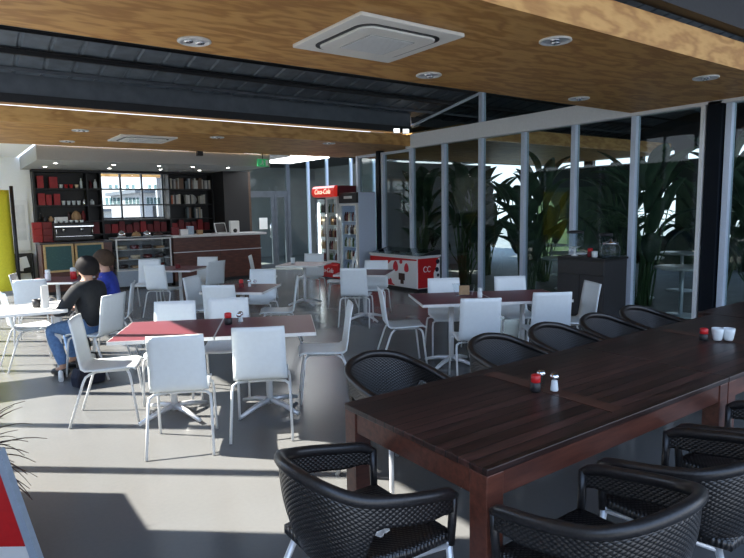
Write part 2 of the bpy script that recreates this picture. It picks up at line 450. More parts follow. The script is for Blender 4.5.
# window behind the shelves
w = empty('window_%d' % (n+3), (0, BY, 0), kind='structure')
mb = MB()
for x in (3.20, 3.70, 4.22, 4.74): mb.box(x, x+.04, .0, .08, 1.54, 2.72)
for z in (1.54, 2.68): mb.box(3.2, 4.78, .0, .08, z, z+.04)
mb.build('window_frame', M['steel_grey'], w)
qbox(3.24, 4.74, .03, .04, 1.58, 2.68).build('pane', M['glass'], w)

# ================================================================== TERRACE AND OUTSIDE
struct('ground', qbox(-40, 60, -40, 60, -.34, -.13), M['paving'])
struct('terrace_floor', qbox(GX+.06, 16.5, -2, 16.5, -.12, -.01), M['paving'])
struct('terrace_ceiling', qbox(GX+.06, 16.2, 8.6, 12.98, 3.02, 3.30), M['ply'])
struct('wall_terrace', qbox(9.6, 13.9, 13.0, 13.12, 0, 2.94), M['concrete_far'])
mb = MB(); mb.box(16.2, 16.35, -3, 13, 2.25, 2.86); mb.box(16.2, 16.35, -3, 13, 3.12, 5.6)
for y in (-1, 1, 2.2, 3.4, 4.6, 5.8, 7.0, 8.2, 9.4, 11): mb.box(16.2, 16.35, y, y+.3, 2.86, 3.12)
struct('wall_far', mb, M['steel_black'])
mb = MB()
for y, y1 in ((-3, 1.6), (2.3, 4.1), (4.5, 6.2), (7.6, 8.4), (9.6, 13)): mb.box(16.18, 16.37, y, y1, .8, 2.25)
mb.box(16.18, 16.37, -3, 13, -.1, .8)
struct('wall_hedge', mb, M['hedge'])
def leaf_blade(mb, base, az, L, W, droop, tilt, n=7):
    """a paddle leaf: folded blade that arches over"""
    rows = []; uv = []
    d = Vector((math.cos(az), math.sin(az), 0)); sd = Vector((-math.sin(az), math.cos(az), 0))
    p = Vector(base); ang = tilt
    for i in range(n+1):
        t = i/n
        w = W*(math.sin(PI*min(1, t*.93+.05))**.7)*(1-.25*t)
        fw = (d*math.cos(ang)+Vector((0, 0, 1))*math.sin(ang))
        upv = (-d*math.sin(ang)+Vector((0, 0, 1))*math.cos(ang))
        rows.append([p-sd*w*.5+upv*w*.22, p.copy(), p+sd*w*.5+upv*w*.22])
        p = p+fw*(L/n); ang -= droop/n
    mb.grid(rows)
def paddle_plant(seed, h, nl, spread):
    rnd = random.Random(seed)
    lv, st = MB(), MB()
    for i in range(nl):
        az = rnd.uniform(0, 2*PI); hh = h*rnd.uniform(.25, .8); out = spread*rnd.uniform(.15, .7)
        b = Vector((rnd.uniform(-.12, .12), rnd.uniform(-.12, .12), 0))
        top = b+Vector((math.cos(az)*out, math.sin(az)*out, hh))
        mid = b.lerp(top, .5)+Vector((0, 0, hh*.12))
        st.tube([b, mid, top], [.018, .014, .009], 6)
        leaf_blade(lv, top, az, rnd.uniform(.5, .95)*h*.38, rnd.uniform(.24, .40), rnd.uniform(.5, 1.3), rnd.uniform(.9, 1.45))
    return lv, st
def make_paddle(seed, h, nl, spread, m, loc, label):
    t = empty('broadleaf_plant', loc, 0, label, 'plant', 'planting on the terrace')
    lv, st = paddle_plant(seed, h, nl, spread)
    lv.build('foliage', M[m], t, solid=.004); st.build('stem', M['green_mid'], t)
    return t
P0 = make_paddle(1, 2.7, 26, .62, 'green_dark', (9.25, 9.42, 0), 'tall dark paddle-leaved plant outside the glass behind the freezer')
P1 = make_paddle(2, 2.4, 30, .66, 'green_dark', (9.3, 7.72, 0), 'dark paddle-leaved plant outside the glass left of the raised mullion')
P2 = make_paddle(3, 2.9, 24, .6, 'green_dark', (10.9, 8.6, 0), 'tall narrow dark plant on the terrace behind the one left of the raised mullion')
for src, (x, y, rz, s), lab in (
    (P0, (9.3, 10.9, .7, 1), 'dark plant outside the glass beside the tall blue fridge'),
    (P1, (10.9, 10.4, .3, 1.1), 'dark plant against the grey terrace wall'),
    (P0, (9.5, 5.4, 1, 1), 'tall dark paddle-leaved plant outside behind the drink dispenser'),
    (P2, (11.0, 4.9, 3, 1), 'dark plant outside behind the glass jar on the sideboard'),
    (P1, (9.6, 3.7, 4, 1.05), 'bushy plant outside just behind the black column'),
    (P0, (11.2, 3.2, 5, .95), 'dark leafy plant outside in the bay left of the black column'),
    (P2, (12.8, 5.9, 2.5, .95), 'dark plant far out on the terrace behind the sideboard'),
    (P1, (12.8, 7.9, 1.2, 1.1), 'dark plant far out on the terrace behind the right burgundy table'),
    (P1, (9.6, 2.0, .9, 1.0), 'plant outside the bay right of the black column'),
    (P0, (12.9, 4.2, 2.2, 1.05), 'dark plant far out on the terrace, seen past the glass jar'),
    (P2, (13.0, 2.6, 4.2, 1.0), 'dark plant at the far edge of the terrace seen past the column')):
    o = dup(src, (x, y, 0), rz, lab); o.scale = (s, s, s)
# a palm with feathered fronds
t = empty('palm', (11.0, 6.6, 0), 0, 'pale green feathery palm in bright light outside the glass', 'palm')
MB().tube([(0, 0, 0), (.03, .02, .6), (0, 0, 1.15)], [.09, .075, .06], 10).build('trunk', M['terracotta'], t)
mb = MB()
for i in range(13):
    az = i*2.4; p = Vector((0, 0, 1.15)); a = 1.25-.04*i
    d = Vector((math.cos(az), math.sin(az), 0)); sd = Vector((-math.sin(az), math.cos(az), 0)); pts = []
    for k in range(10):
        pts.append(p.copy()); p = p+(d*math.cos(a)+Vector((0, 0, math.sin(a))))*.12; a -= .19
    mb.tube(pts, .007, 5)
    for k in range(1, 10):
        for s in (-1, 1):
            q = pts[k]; tip = q+sd*s*.24*(1-.05*k)+(pts[k]-pts[k-1])*1.3+Vector((0, 0, -.06))
            u = (pts[k]-pts[k-1]).normalized()*.018
            mb.f([mb.bm.verts.new(q-u), mb.bm.verts.new(q+u), mb.bm.verts.new(tip)])
mb.build('foliage', M['green_mid'], t)
def outdoor_table(loc, label):
    t = empty('outdoor_table', loc, 0, label, 'table', 'tables out on the terrace')
    MB().lathe([(0, .72), (.38, .72), (.40, .735), (.40, .745), (.38, .755), (0, .755)], n=28).build('tabletop', M['white_lam'], t)
    MB().tube([(0, 0, .02), (0, 0, .72)], .03).build('column', M['alu'], t)
    MB().lathe([(.26, 0), (.26, .012), (.05, .03), (0, .03)], n=24).build('base', M['alu'], t)
    return t
T0 = outdoor_table((9.2, 6.8, -.01), 'round white terrace table just outside the glass, two bays right of the freezer')
for x, y, lab in ((12.1, 9.3, 'round white terrace table among the plants behind the freezer'), (9.05, 4.55, 'round white terrace table outside the bay beside the black column'),
                  (10.3, 2.7, 'round white terrace table seen right of the black column'), (10.3, 5.95, 'round white terrace table outside behind the sideboard')):
    dup(T0, (x, y, -.01), 0, lab)
for x, y, lab in ((10.3, 7.5, 'round white terrace table between the plants, left of the palm'), (11.7, 5.9, 'round white terrace table beyond the palm'), (10.35, 3.9, 'round white terrace table behind the black column')):
    dup(T0, (x, y, -.01), 0, lab)
# buildings in the distance beyond the back wall
def far_block(name, x, y, w, d, h, m, label):
    t = empty(name, (x, y, -.13), 0, label, 'building')
    qbox(-w/2, w/2, 0, d, 0, h).build('wall', M[m], t)
    qbox(-w/2-.2, w/2+.2, -.2, d+.2, h, h+.15).build('roof', M['steel_grey'], t)
    for i in range(int(w/1.6)):
        qbox(-w/2+.5+i*1.6, -w/2+1.5+i*1.6, -.03, .0, h*.45, h*.8).build('window', M['steel_black'], t)
far_block('shed', 14.5, 25, 16, 5, 2.6, 'concrete_far', 'grey building outside beyond the entry doors')
far_block('shed', 3.2, 34, 9, 5, 1.9, 'grey_wall', 'low pale building seen through the window behind the shelves')
struct('roof_light_block', qbox(6.2, 17, 16.2, 21.5, 3.35, 3.5), M['steel_black'])  # roof added outside to cut the light coming through the back glazing
struct('wall_light_block', qbox(6.2, 17, 21.5, 21.7, -.13, 3.5), M['concrete_far'])  # wall added to shut out the bright sky behind the entry doors
struct('wall_light_block_side', qbox(12.6, 12.8, 13.2, 21.5, -.13, 3.5), M['concrete_far'])  # side wall of the same added enclosure
struct('left_light_block', qbox(-9.0, -8.0, -6, 30, -.13, 3.4), M['hedge'])  # unseen mass added at left to darken glass reflections and cut sky light
# canopy outside the shelf window
struct('canopy_trim', qbox(1, 6.1, 18.6, 18.9, 2.75, 3.05), M['ply'])

# ================================================================== CEILING FITTINGS
def cassette(loc, label):
    t = empty('ceiling_cassette', loc, 0, label, 'air conditioner', 'air conditioning cassettes in the plywood ceilings')
    mb = MB(); mb.prism(rrect(.96, .96, .02), -.028, -.001); mb.build('panel', M['cass'], t, bevel=.006)
    mb = MB()
    o_, i_ = rrect(.76, .76, .13), rrect(.70, .70, .11)
    lo = [mb.bm.verts.new((a, b, -.031)) for a, b in o_]; li = [mb.bm.verts.new((a, b, -.031)) for a, b in i_]
    for k in range(len(lo)): mb.f([lo[k], li[k], li[(k+1) % len(li)], lo[(k+1) % len(lo)]])
    mb.build('air_slot', M['black'], t, solid=.004)
    MB().prism(rrect(.69, .69, .10), -.046, -.030).build('cover', M['cass'], t, bevel=.005)
    g = MB().prism(rrect(.42, .42, .01), -.050, -.046).build('grille', M['grey_wall'], t)
    mb = MB()
    for k in range(16): mb.box(-.2, .2, -.2+k*.026, -.188+k*.026, -.053, -.050)
    mb.build('slat', M['white_paint'], g)
    return t
A0 = cassette((2.84, 3.85, 3.0), 'square white cassette air conditioner in the near plywood ceiling')
dup(A0, (3.0, 11.1, 3.0), 0, 'square cassette air conditioner in the far plywood ceiling over the coffee counter side')
def downlight(loc, label):
    t = empty('downlight', loc, 0, label, 'downlight', 'chrome downlights in the plywood ceilings')
    MB().lathe([(.125, -.001), (.128, -.012), (.118, -.018), (.105, -.014), (.10, -.004)], n=28).build('trim_ring', M['white_paint'], t)
    MB().lathe([(.104, -.005), (.07, -.0035), (0, -.003)], n=24).build('reflector', M['alu'], t)
    for dx in (-.045, .045):
        MB().lathe([(.034, -.004), (.036, -.02), (.022, -.024), (0, -.024)], dx, 0, n=14).build('lamp', M['chrome'], t)
    return t
D0 = downlight((1.68, 4.63, 3.0), 'twin-lamp chrome downlight in the ceiling left of the near air conditioner')
for x, y, lab in ((4.06, 3.12, 'chrome downlight right of the near air conditioner, nearest the plywood fascia'),
                  (4.01, 4.58, 'chrome downlight just behind the near air conditioner by the ceiling edge'),
                  (6.59, 3.16, 'chrome downlight in front of the black column'),
                  (6.46, 4.60, 'chrome downlight touching the pale glazing beam at the ceiling edge'),
                  (1.88, 10.43, 'downlight in the far ceiling left of the far air conditioner'),
                  (1.95, 12.1, 'downlight in the far ceiling nearest the left end of the grey bulkhead'),
                  (4.07, 10.32, 'downlight in the far ceiling right of the far air conditioner'),
                  (6.35, 10.25, 'downlight in the far ceiling above the tall fridges')):
    dup(D0, (x, y, 3.0), R(35), lab)
def spot(loc, label):
    t = empty('recessed_spotlight', loc, 0, label, 'spotlight', 'small lit spots under the grey bulkhead')
    MB().lathe([(.06, -.001), (.06, -.01), (.045, -.012)], n=16).build('trim_ring', M['white_paint'], t)
    MB().lathe([(.045, -.011), (.03, -.014), (0, -.015)], n=14).build('lamp', M['lamp_on'], t)
    return t
S0 = spot((1.95, 13.6, 2.72), 'small lit spot, front row, at the left end of the bulkhead')
row = ['second from the left end of the bulkhead', 'third along the bulkhead, above the shelf window', 'fourth along the bulkhead, above the books', 'at the right end of the bulkhead']
for i, x in enumerate((3.05, 4.0, 4.75, 5.6)): dup(S0, (x, 13.6, 2.72), 0, 'small lit spot, front row, '+row[i])
for i, x in enumerate((1.9, 3.2, 4.35, 5.3)): dup(S0, (x, 14.7, 2.72), 0, 'small lit spot, back row, '+(['at the left end of the bulkhead'] + row)[i])
# overbright white ceiling area right of the bulkhead, its brightness added as emission
t = empty('glowing_ceiling_area', (0, 0, 0), 0, 'long overbright white ceiling area right of the grey bulkhead, made to glow', 'ceiling area')
MB().prism([(6.95, 13.0), (8.05, 13.0), (8.05, 15.1), (6.95, 15.1)], 2.985, 3.05).build('glow_slab', M['white_glow'], t)
struct('ceiling_entry', qbox(6.41, GX+.05, 12.99, BY, 3.051, 3.15), M['white_wall'])
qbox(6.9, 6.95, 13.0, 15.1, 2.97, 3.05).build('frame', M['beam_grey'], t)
# exit sign
t = empty('exit_sign', (6.12, 12.80, 2.72), 0, 'green lit exit sign hanging at the right end of the bulkhead', 'sign')
qbox(-.13, .13, -.03, .03, -.02, .15).build('sign_box', M['exit_green'], t)
mb = MB(); mb.lathe([(0, .0), (.016, .008), (.016, .02), (0, .028)], -.02, -.032, .1, n=10)
mb.tube([(-.02, -.032, .1), (-.03, -.032, .055)], .012, 6); mb.tube([(-.03, -.032, .06), (0, -.032, .035), (-.012, -.032, .005)], .008, 6)
mb.tube([(-.03, -.032, .06), (-.05, -.032, .03), (-.08, -.032, .03)], .008, 6); mb.tube([(-.02, -.032, .095), (.02, -.032, .075)], .007, 6)
mb.box(.06, .12, -.034, -.030, .0, .13); mb.build('pictogram', M['white'], t)
MB().tube([(0, 0, .16), (0, 0, .30)], .01).build('bracket', M['black'], t)
# floodlights at the corner of the far fascia
for i, (x, y, lab) in enumerate(((7.82, 9.80, 'small white floodlight on the fascia corner, the left one of the pair'), (8.05, 9.78, 'small white floodlight on the fascia corner, the one nearest the glazing beam'))):
    t = empty('floodlight', (x, y+.16, 3.29), R(-30), lab, 'floodlight', 'small floodlights at the fascia corner')
    qbox(-.07, .07, -.05, .04, -.05, .05).build('housing', M['white_paint'], t, bevel=.01)
    qbox(-.06, .06, -.056, -.05, -.04, .04).build('lens', M['skybright'], t)
    MB().tube([(0, .03, 0), (0, .06, -.03), (0, .08, -.066)], .014).build('bracket', M['white_paint'], t)
o = qbox(4.62, 4.74, 12.86, 12.96, 2.90, 3.0).build('projector', M['black']); tag(o, 'small black box projector under the far ceiling edge', 'projector')

# ================================================================== WHITE CHAIRS
CH = .86
def make_chair():
    t = empty('cafe_chair')
    prof = [(.215, .425), (.205, .437), (.17, .447), (.08, .443), (-.04, .437), (-.12, .438), (-.165, .447), (-.195, .468), (-.212, .50), (-.222, .56), (-.232, .64), (-.247, .74), (-.262, .82), (-.270, CH)]
    rows = []
    for i, (y, z) in enumerate(prof):
        t_ = i/(len(prof)-1); w = .188+.012*(1-abs(t_-.45)*1.6)
        r = []
        for j in range(9):
            u = -1+2*j/8
            bow = .012*(u*u)
            r.append((u*w, y+(bow if i > 7 else 0), z+(bow*.8 if i < 6 else 0)))
        rows.append(r)
    MB().grid(rows).build('seat_shell', M['white_plastic'], t, solid=.013)
    for sx in (-1, 1):
        MB().tube([(sx*.10, .13, .418), (sx*.17, .15, .420), (sx*.198, .165, .405), (sx*.205, .175, .36), (sx*.212, .215, .005)], .0105, 8).build('leg', M['white_paint'], t)
        MB().tube([(sx*.10, -.10, .413), (sx*.18, -.135, .415), (sx*.208, -.16, .40), (sx*.214, -.18, .36), (sx*.225, -.30, .005)], .0105, 8).build('leg', M['white_paint'], t)
    mb = MB(); mb.tube([(-.10, .14, .417), (.10, .14, .417)], .010, 8); mb.tube([(-.10, -.10, .413), (.10, -.10, .413)], .010, 8)
    mb.tube([(-.10, .14, .417), (-.10, -.10, .413)], .010, 8); mb.tube([(.10, .14, .417), (.10, -.10, .413)], .010, 8)
    mb.build('seat_frame', M['white_paint'], t)
    return t
CHAIR0 = make_chair(); used = []
def chair_at(cx, cy, deg, label, group):
    """centre of the chair and the way its sitter faces (degrees)"""
    rz = R(deg-90)
    if not used:
        CHAIR0.location = (cx, cy, 0); CHAIR0.rotation_euler.z = rz; tag(CHAIR0, label, 'chair', group); used.append(1); return CHAIR0
    return dup(CHAIR0, (cx, cy, 0), rz, label, group)
def chair_back(px, py, deg, label, group):
    """placed by the middle of the top edge of its backrest"""
    a = R(deg); return chair_at(px+.27*math.cos(a), py+.27*math.sin(a), deg, label, group)
g1 = 'white chairs around the centre burgundy tables'
chair_back(1.22, 4.03, 65, 'white chair with its back to us, left half of the centre burgundy table', g1)
chair_back(1.79, 3.93, 61, 'white chair with its back to us, right half of the centre burgundy table', g1)
chair_back(1.73, 5.63, -119, 'white chair on the far side of the centre burgundy table, left one', g1)
chair_back(2.20, 5.48, -119, 'white chair across the centre burgundy table, behind the red-capped bottle', g1)
chair_at(1.05, 5.22, -22, 'sunlit white chair seen side-on at the left end of the centre burgundy table', g1)
chair_at(2.70, 4.55, 152, 'sunlit white chair seen side-on at the right end of the centre burgundy table', g1)
g2 = 'white chairs around the right burgundy tables'
chair_at(3.97, 4.97, -29, 'white chair seen side-on at the left end of the right burgundy table', g2)
chair_back(4.80, 5.24, -122, 'white chair on the far side of the right burgundy table, nearest the freezer', g2)
chair_back(5.51, 4.84, -122, 'white chair on the far side of the right burgundy table, behind its right half', g2)
chair_back(3.97, 3.82, 57, 'white chair with its back to us, left half of the right burgundy table', g2)
chair_back(4.76, 3.63, 55, 'white chair with its back to us, right half of the right burgundy table', g2)
chair_back(5.72, 3.83, 150, 'white chair facing left in front of the dark sideboard', g2)
g3 = 'white chairs around the small burgundy table behind the centre one'
chair_back(3.69, 7.84, -130, 'white chair on the far side of the small burgundy table in the second row', g3)
chair_back(3.57, 6.57, 152, 'white chair seen side-on at the right of the second-row burgundy table', g3)
chair_back(2.49, 6.50, 51, 'white chair with its back to us in front of the second-row burgundy table', g3)
chair_back(2.57, 7.66, -52, 'shaded white chair at the left of the second-row burgundy table', g3)
g4 = 'white chairs near the coffee counter'
chair_back(2.68, 9.74, 40, 'white chair with its back to us in front of the cake cabinet', g4)
chair_back(2.97, 11.0, -120, 'shaded white chair behind the table by the cake cabinet, against the cabinet base', g4)
chair_back(3.94, 10.72, -130, 'white chair facing us across the table in front of the wooden counter', g4)
chair_back(3.71, 9.68, 108, 'grey-shaded chair at the right of the table in front of the wooden counter', g4)
g5 = 'white chairs near the tall fridges'
chair_back(5.75, 9.92, -135, 'white chair facing us behind the narrow table near the entry doors', g5)
chair_back(4.63, 10.41, -32, 'grey-shaded chair at the left of the narrow table near the entry doors', g5)
chair_back(4.67, 6.98, 46, 'white chair with its back to us at the table in front of the freezer', g5)
chair_back(5.68, 7.80, -136, 'white chair facing us beside the red and white freezer', g5)
chair_at(5.55, 8.72, 150, 'white chair half hidden between the narrow table and the freezer table', g5)
g6 = 'white chairs at the left side'
chair_back(.85, 8.78, 78, 'bright sunlit white chair with its back to us behind the white table', g6)
chair_at(.72, 7.60, 5, 'shaded chair facing right at the very left edge, at the white table', g6)
chair_back(.74, 9.83, -18, 'grey-shaded chair at the far left below the yellow cloth', g6)
PCH = chair_back(1.40, 6.56, 131, 'white chair occupied by the person in the charcoal jacket', g6)
chair_at(1.585, 7.64, 160, 'white chair occupied by the person in the blue jacket', g6)

# ================================================================== CAFE TABLES
def star_base(t, cx, cy, rz=0, tag_m='alu'):
    MB().tube([(cx, cy, .06), (cx, cy, .715)], .028, 14).build('column', M['white_paint'], t)
    for k in range(4):
        a = rz+PI/4+k*PI/2
        MB().tube([(cx, cy, .095), (cx+.16*math.cos(a), cy+.16*math.sin(a), .075), (cx+.33*math.cos(a), cy+.33*math.sin(a), .03)], [.026, .022, .016], 8).build('foot', M[tag_m], t)
def make_table(w=.78, d=.80, m='burgundy'):
    t = empty('cafe_table')
    qbox(-w/2+.004, w/2-.004, -d/2+.004, d/2-.004, .716, .742).build('tabletop', M[m], t)
    mb = MB()
    for a in ((-w/2, w/2, -d/2, -d/2+.004), (-w/2, w/2, d/2-.004, d/2), (-w/2, -w/2+.004, -d/2, d/2), (w/2-.004, w/2, -d/2, d/2)): mb.box(*a, .714, .7415)
    mb.build('edge_band', M['white_lam'], t)
    qbox(-.18, .18, -.18, .18, .70, .716).build('support_plate', M['dark_metal'], t)
    star_base(t, 0, 0)
    return t
TAB0 = make_table(); tag(TAB0, 'left burgundy-topped table of the joined pair in the centre', 'table', 'burgundy cafe tables')
def place_table(src, c, deg, off, label=None):
    a = R(deg); x, y = c[0]+off*math.cos(a), c[1]+off*math.sin(a)
    if label is None: src.location = (x, y, 0); src.rotation_euler.z = a; return src
    return dup(src, (x, y, 0), a, label)
c1 = (1.80, 4.71)
place_table(TAB0, c1, -27, -.393)
place_table(TAB0, c1, -27, .393, 'right burgundy-topped table of the joined pair in the centre')
c2 = (4.67, 4.41)
place_table(TAB0, c2, -29, -.393, 'left burgundy-topped table of the joined pair in front of the sideboard')
place_table(TAB0, c2, -29, .393, 'right burgundy-topped table of the joined pair in front of the sideboard')
place_table(TAB0, (2.97, 6.94), -43, 0, 'burgundy-topped table in the second row behind the centre pair')
place_table(TAB0, (3.23, 10.15), -45, 0, 'dark red-topped table in front of the wooden coffee counter')
place_table(TAB0, (5.17, 9.28), -48, 0, 'dark red-topped table near the entry doors, reached by one chair behind')
place_table(TAB0, (5.14, 7.36), -48, 0, 'table between two white chairs in front of the freezer')
TL = place_table(TAB0, (1.30, 9.75), -32, 0, 'red-topped table with white bottles in front of the chalkboards')
# white table with end legs at the left edge
t = empty('cafe_table', (.30, 7.05, 0), R(-8), 'white-topped table at the left edge where the two people sit', 'table')
MB().prism(rrect(1.42, .76, .05), .712, .742).build('tabletop', M['white_lam'], t, bevel=.004)
for s in (-1, 1):
    qbox(s*.60-.03, s*.60+.03, -.04, .04, .03, .712).build('column', M['white_paint'], t)
    MB().tube([(s*.60, -.33, .02), (s*.60, -.05, .05), (s*.60, .05, .05), (s*.60, .33, .02)], .025, 8).build('foot', M['white_paint'], t)
    qbox(s*.60-.04, s*.60+.04, -.3, .3, .695, .712).build('bracket', M['white_paint'], t)

# ------------------------------------------------------------------ small things on the tables
def bottle(name, label, cat, loc, r, h, m, capm, group=None, cap_h=.03):
    t = empty(name, loc, 0, label, cat, group)
    MB().lathe([(r*.9, 0), (r, .006), (r, h*.72), (r*.7, h*.86), (r*.5, h)], n=18).build('body', M[m], t)
    MB().lathe([(r*.85, h*.82), (r*.9, h*.84), (r*.9, h+cap_h*.8), (r*.6, h+cap_h), (0, h+cap_h)], n=18).build('cap', M[capm], t)
    return t
def shaker(label, loc, body, cap, group):
    t = empty('shaker', loc, 0, label, 'shaker', group)
    MB().lathe([(.019, 0), (.021, .005), (.017, .035), (.015, .055), (.016, .06)], n=16).build('body', M[body], t)
    MB().lathe([(.017, .058), (.022, .066), (.023, .078), (.014, .09), (0, .093)], n=16).build('cap', M[cap], t)
    return t
zt = .7585
gd = 'condiments on the long dark table'
bottle('sauce_bottle', 'black sauce bottle with red cap on the near part of the long dark table', 'bottle', (2.385, 1.915, zt), .027, .060, 'black', 'red', gd)
shaker('clear salt shaker beside the red-capped bottle, nearer part of the dark table, back one', (2.465, 1.945, zt), 'clear_plastic', 'chrome', gd)
shaker('white-bodied silver-topped shaker on the near part of the dark table', (2.470, 1.865, zt), 'white_plastic', 'chrome', gd)
bottle('sauce_bottle', 'black sauce bottle with red cap on the far part of the long dark table', 'bottle', (4.20, 1.945, zt), .03, .055, 'black', 'red', gd)
for lab, x, y in (('left of the two white cups on the far part of the dark table', 4.265, 1.885), ('right of the two white cups on the far part of the dark table', 4.315, 1.835)):
    o = MB().lathe([(.024, 0), (.030, .012), (.038, .065), (.039, .085), (.034, .084), (.026, .02), (0, .015)], n=20).build('cup', M['white_plastic'], loc=(x, y, zt)); tag(o, lab, 'cup', 'white cups on the dark table')
gw = 'condiments on the burgundy tables'
bottle('sauce_bottle', 'black sauce bottle with red cap on the centre burgundy table', 'bottle', (1.90, 4.76, .743), .033, .07, 'black', 'red', gw)
shaker('salt shaker right of the red-capped bottle on the centre burgundy table', (1.99, 4.74, .743), 'clear_plastic', 'chrome', gw)
shaker('second shaker on the centre burgundy table, behind the salt shaker', (2.03, 4.80, .743), 'white_plastic', 'chrome', gw)
bottle('sauce_bottle', 'red-capped sauce bottle on the second-row burgundy table', 'bottle', (2.98, 6.98, .743), .03, .07, 'red_dark', 'red', gw)
shaker('silver-topped shaker on the second-row burgundy table', (3.09, 6.98, .743), 'white_plastic', 'chrome', gw)
shaker('clear shaker on the second-row burgundy table', (3.13, 6.90, .743), 'clear_plastic', 'chrome', gw)
bottle('sauce_bottle', 'white squeeze bottle on the right burgundy table', 'bottle', (4.55, 4.40, .743), .026, .075, 'white_plastic', 'white_plastic', gw)
t = empty('menu_holder', (4.53, 4.62, .743), R(-30), 'acrylic holder of tan napkins on the right burgundy table', 'napkin holder')
MB().prism([(-.13, .13), (-.09, 0), (.09, 0), (.13, .13)], -.02, .02, 'y').build('holder', M['clear_plastic'], t)
qbox(-.05, .06, -.012, .012, .01, .11).build('napkin', M['tan'], t)
bottle('candle_jar', 'small red jar on the table in front of the wooden counter', 'jar', (3.20, 10.15, .743), .045, .06, 'red_dark', 'red_dark', gw, .01)
o = MB().lathe([(.03, 0), (.035, .01), (.042, .10), (.038, .10), (.03, .01), (0, .01)], n=18).build('cup', M['white_plastic'], loc=(5.06, 9.5, .743)); tag(o, 'white cup on the narrow table near the entry doors', 'cup')
gl = 'bottles on the red-topped table'
bottle('milk_bottle', 'white bottle on the red-topped table below the chalkboards, left one', 'bottle', (1.17, 9.65, .743), .04, .13, 'white_plastic', 'white_plastic', gl)
bottle('sauce_bottle', 'red bottle on the red-topped table beside the person\'s head', 'bottle', (1.50, 9.62, .743), .045, .14, 'red', 'white_plastic', gl)
t = empty('menu_stand', (.78, 6.77, .743), R(40), 'upright white menu card on the white table by the person', 'menu')
qbox(-.045, .045, -.006, .006, .01, .24).build('card', M['paper'], t); qbox(-.05, .05, -.03, .03, 0, .01).build('base', M['clear_plastic'], t)
o = MB().lathe([(.03, 0), (.036, .006), (.04, .085), (.036, .085), (.033, .02), (0, .015)], n=18).build('mug', M['black'], loc=(.72, 6.96, .743)); tag(o, 'black mug on the white table', 'mug')
o = MB().prism(rrect(.21, .29, .01), 0, .012).build('magazine', M['paper'], loc=(.52, 7.05, .743), rotz=.5); tag(o, 'white folded paper lying on the white table', 'magazine')

# ================================================================== LONG DARK TABLES
def dark_table(loc, L, label):
    t = empty('dining_table', loc, 0, label, 'table', 'long dark timber tables set end to end')
    W = .95
    mb = MB(); mb.box(.0, L, -W, 0, .722, .75); mb.build('tabletop', M['planks'], t, bevel=.004)
    qbox(L/2-.05, L/2+.05, -W+.07, -.07, .7505, .7515).build('cross_slat', M['table_slat'], t)
    mb = MB(); mb.box(0.0, L, -.07, 0.0005, .7505, .7512); mb.box(0.0, L, -W-.0005, -W+.07, .7505, .7512)
    mb.build('edge_rail', M['planks'], t)
    for y0, y1 in ((-.035, -.008), (-W+.008, -W+.035)): qbox(.09, L-.09, y0, y1, .625, .722).build('apron', M['table_frame'], t, bevel=.003)
    for x0, x1 in ((.008, .035), (L-.035, L-.008)): qbox(x0, x1, -W+.09, -.09, .625, .722).build('apron', M['table_frame'], t, bevel=.003)
    for x in (0.002, L-.092):
        for y in (-.092, -W+.002): qbox(x, x+.09, y, y+.09, 0, .722).build('leg', M['table_frame'], t, bevel=.004)
    return t
dark_table((1.53, 2.39, 0), 1.89, 'nearest long dark timber table with a reddish leg at its near corner')
dark_table((3.425, 2.39, 0), 1.87, 'second long dark timber table, set end to end beyond the nearest one')
dark_table((5.31, 2.52, 0), 1.89, 'third dark timber table, its end showing by the black column')

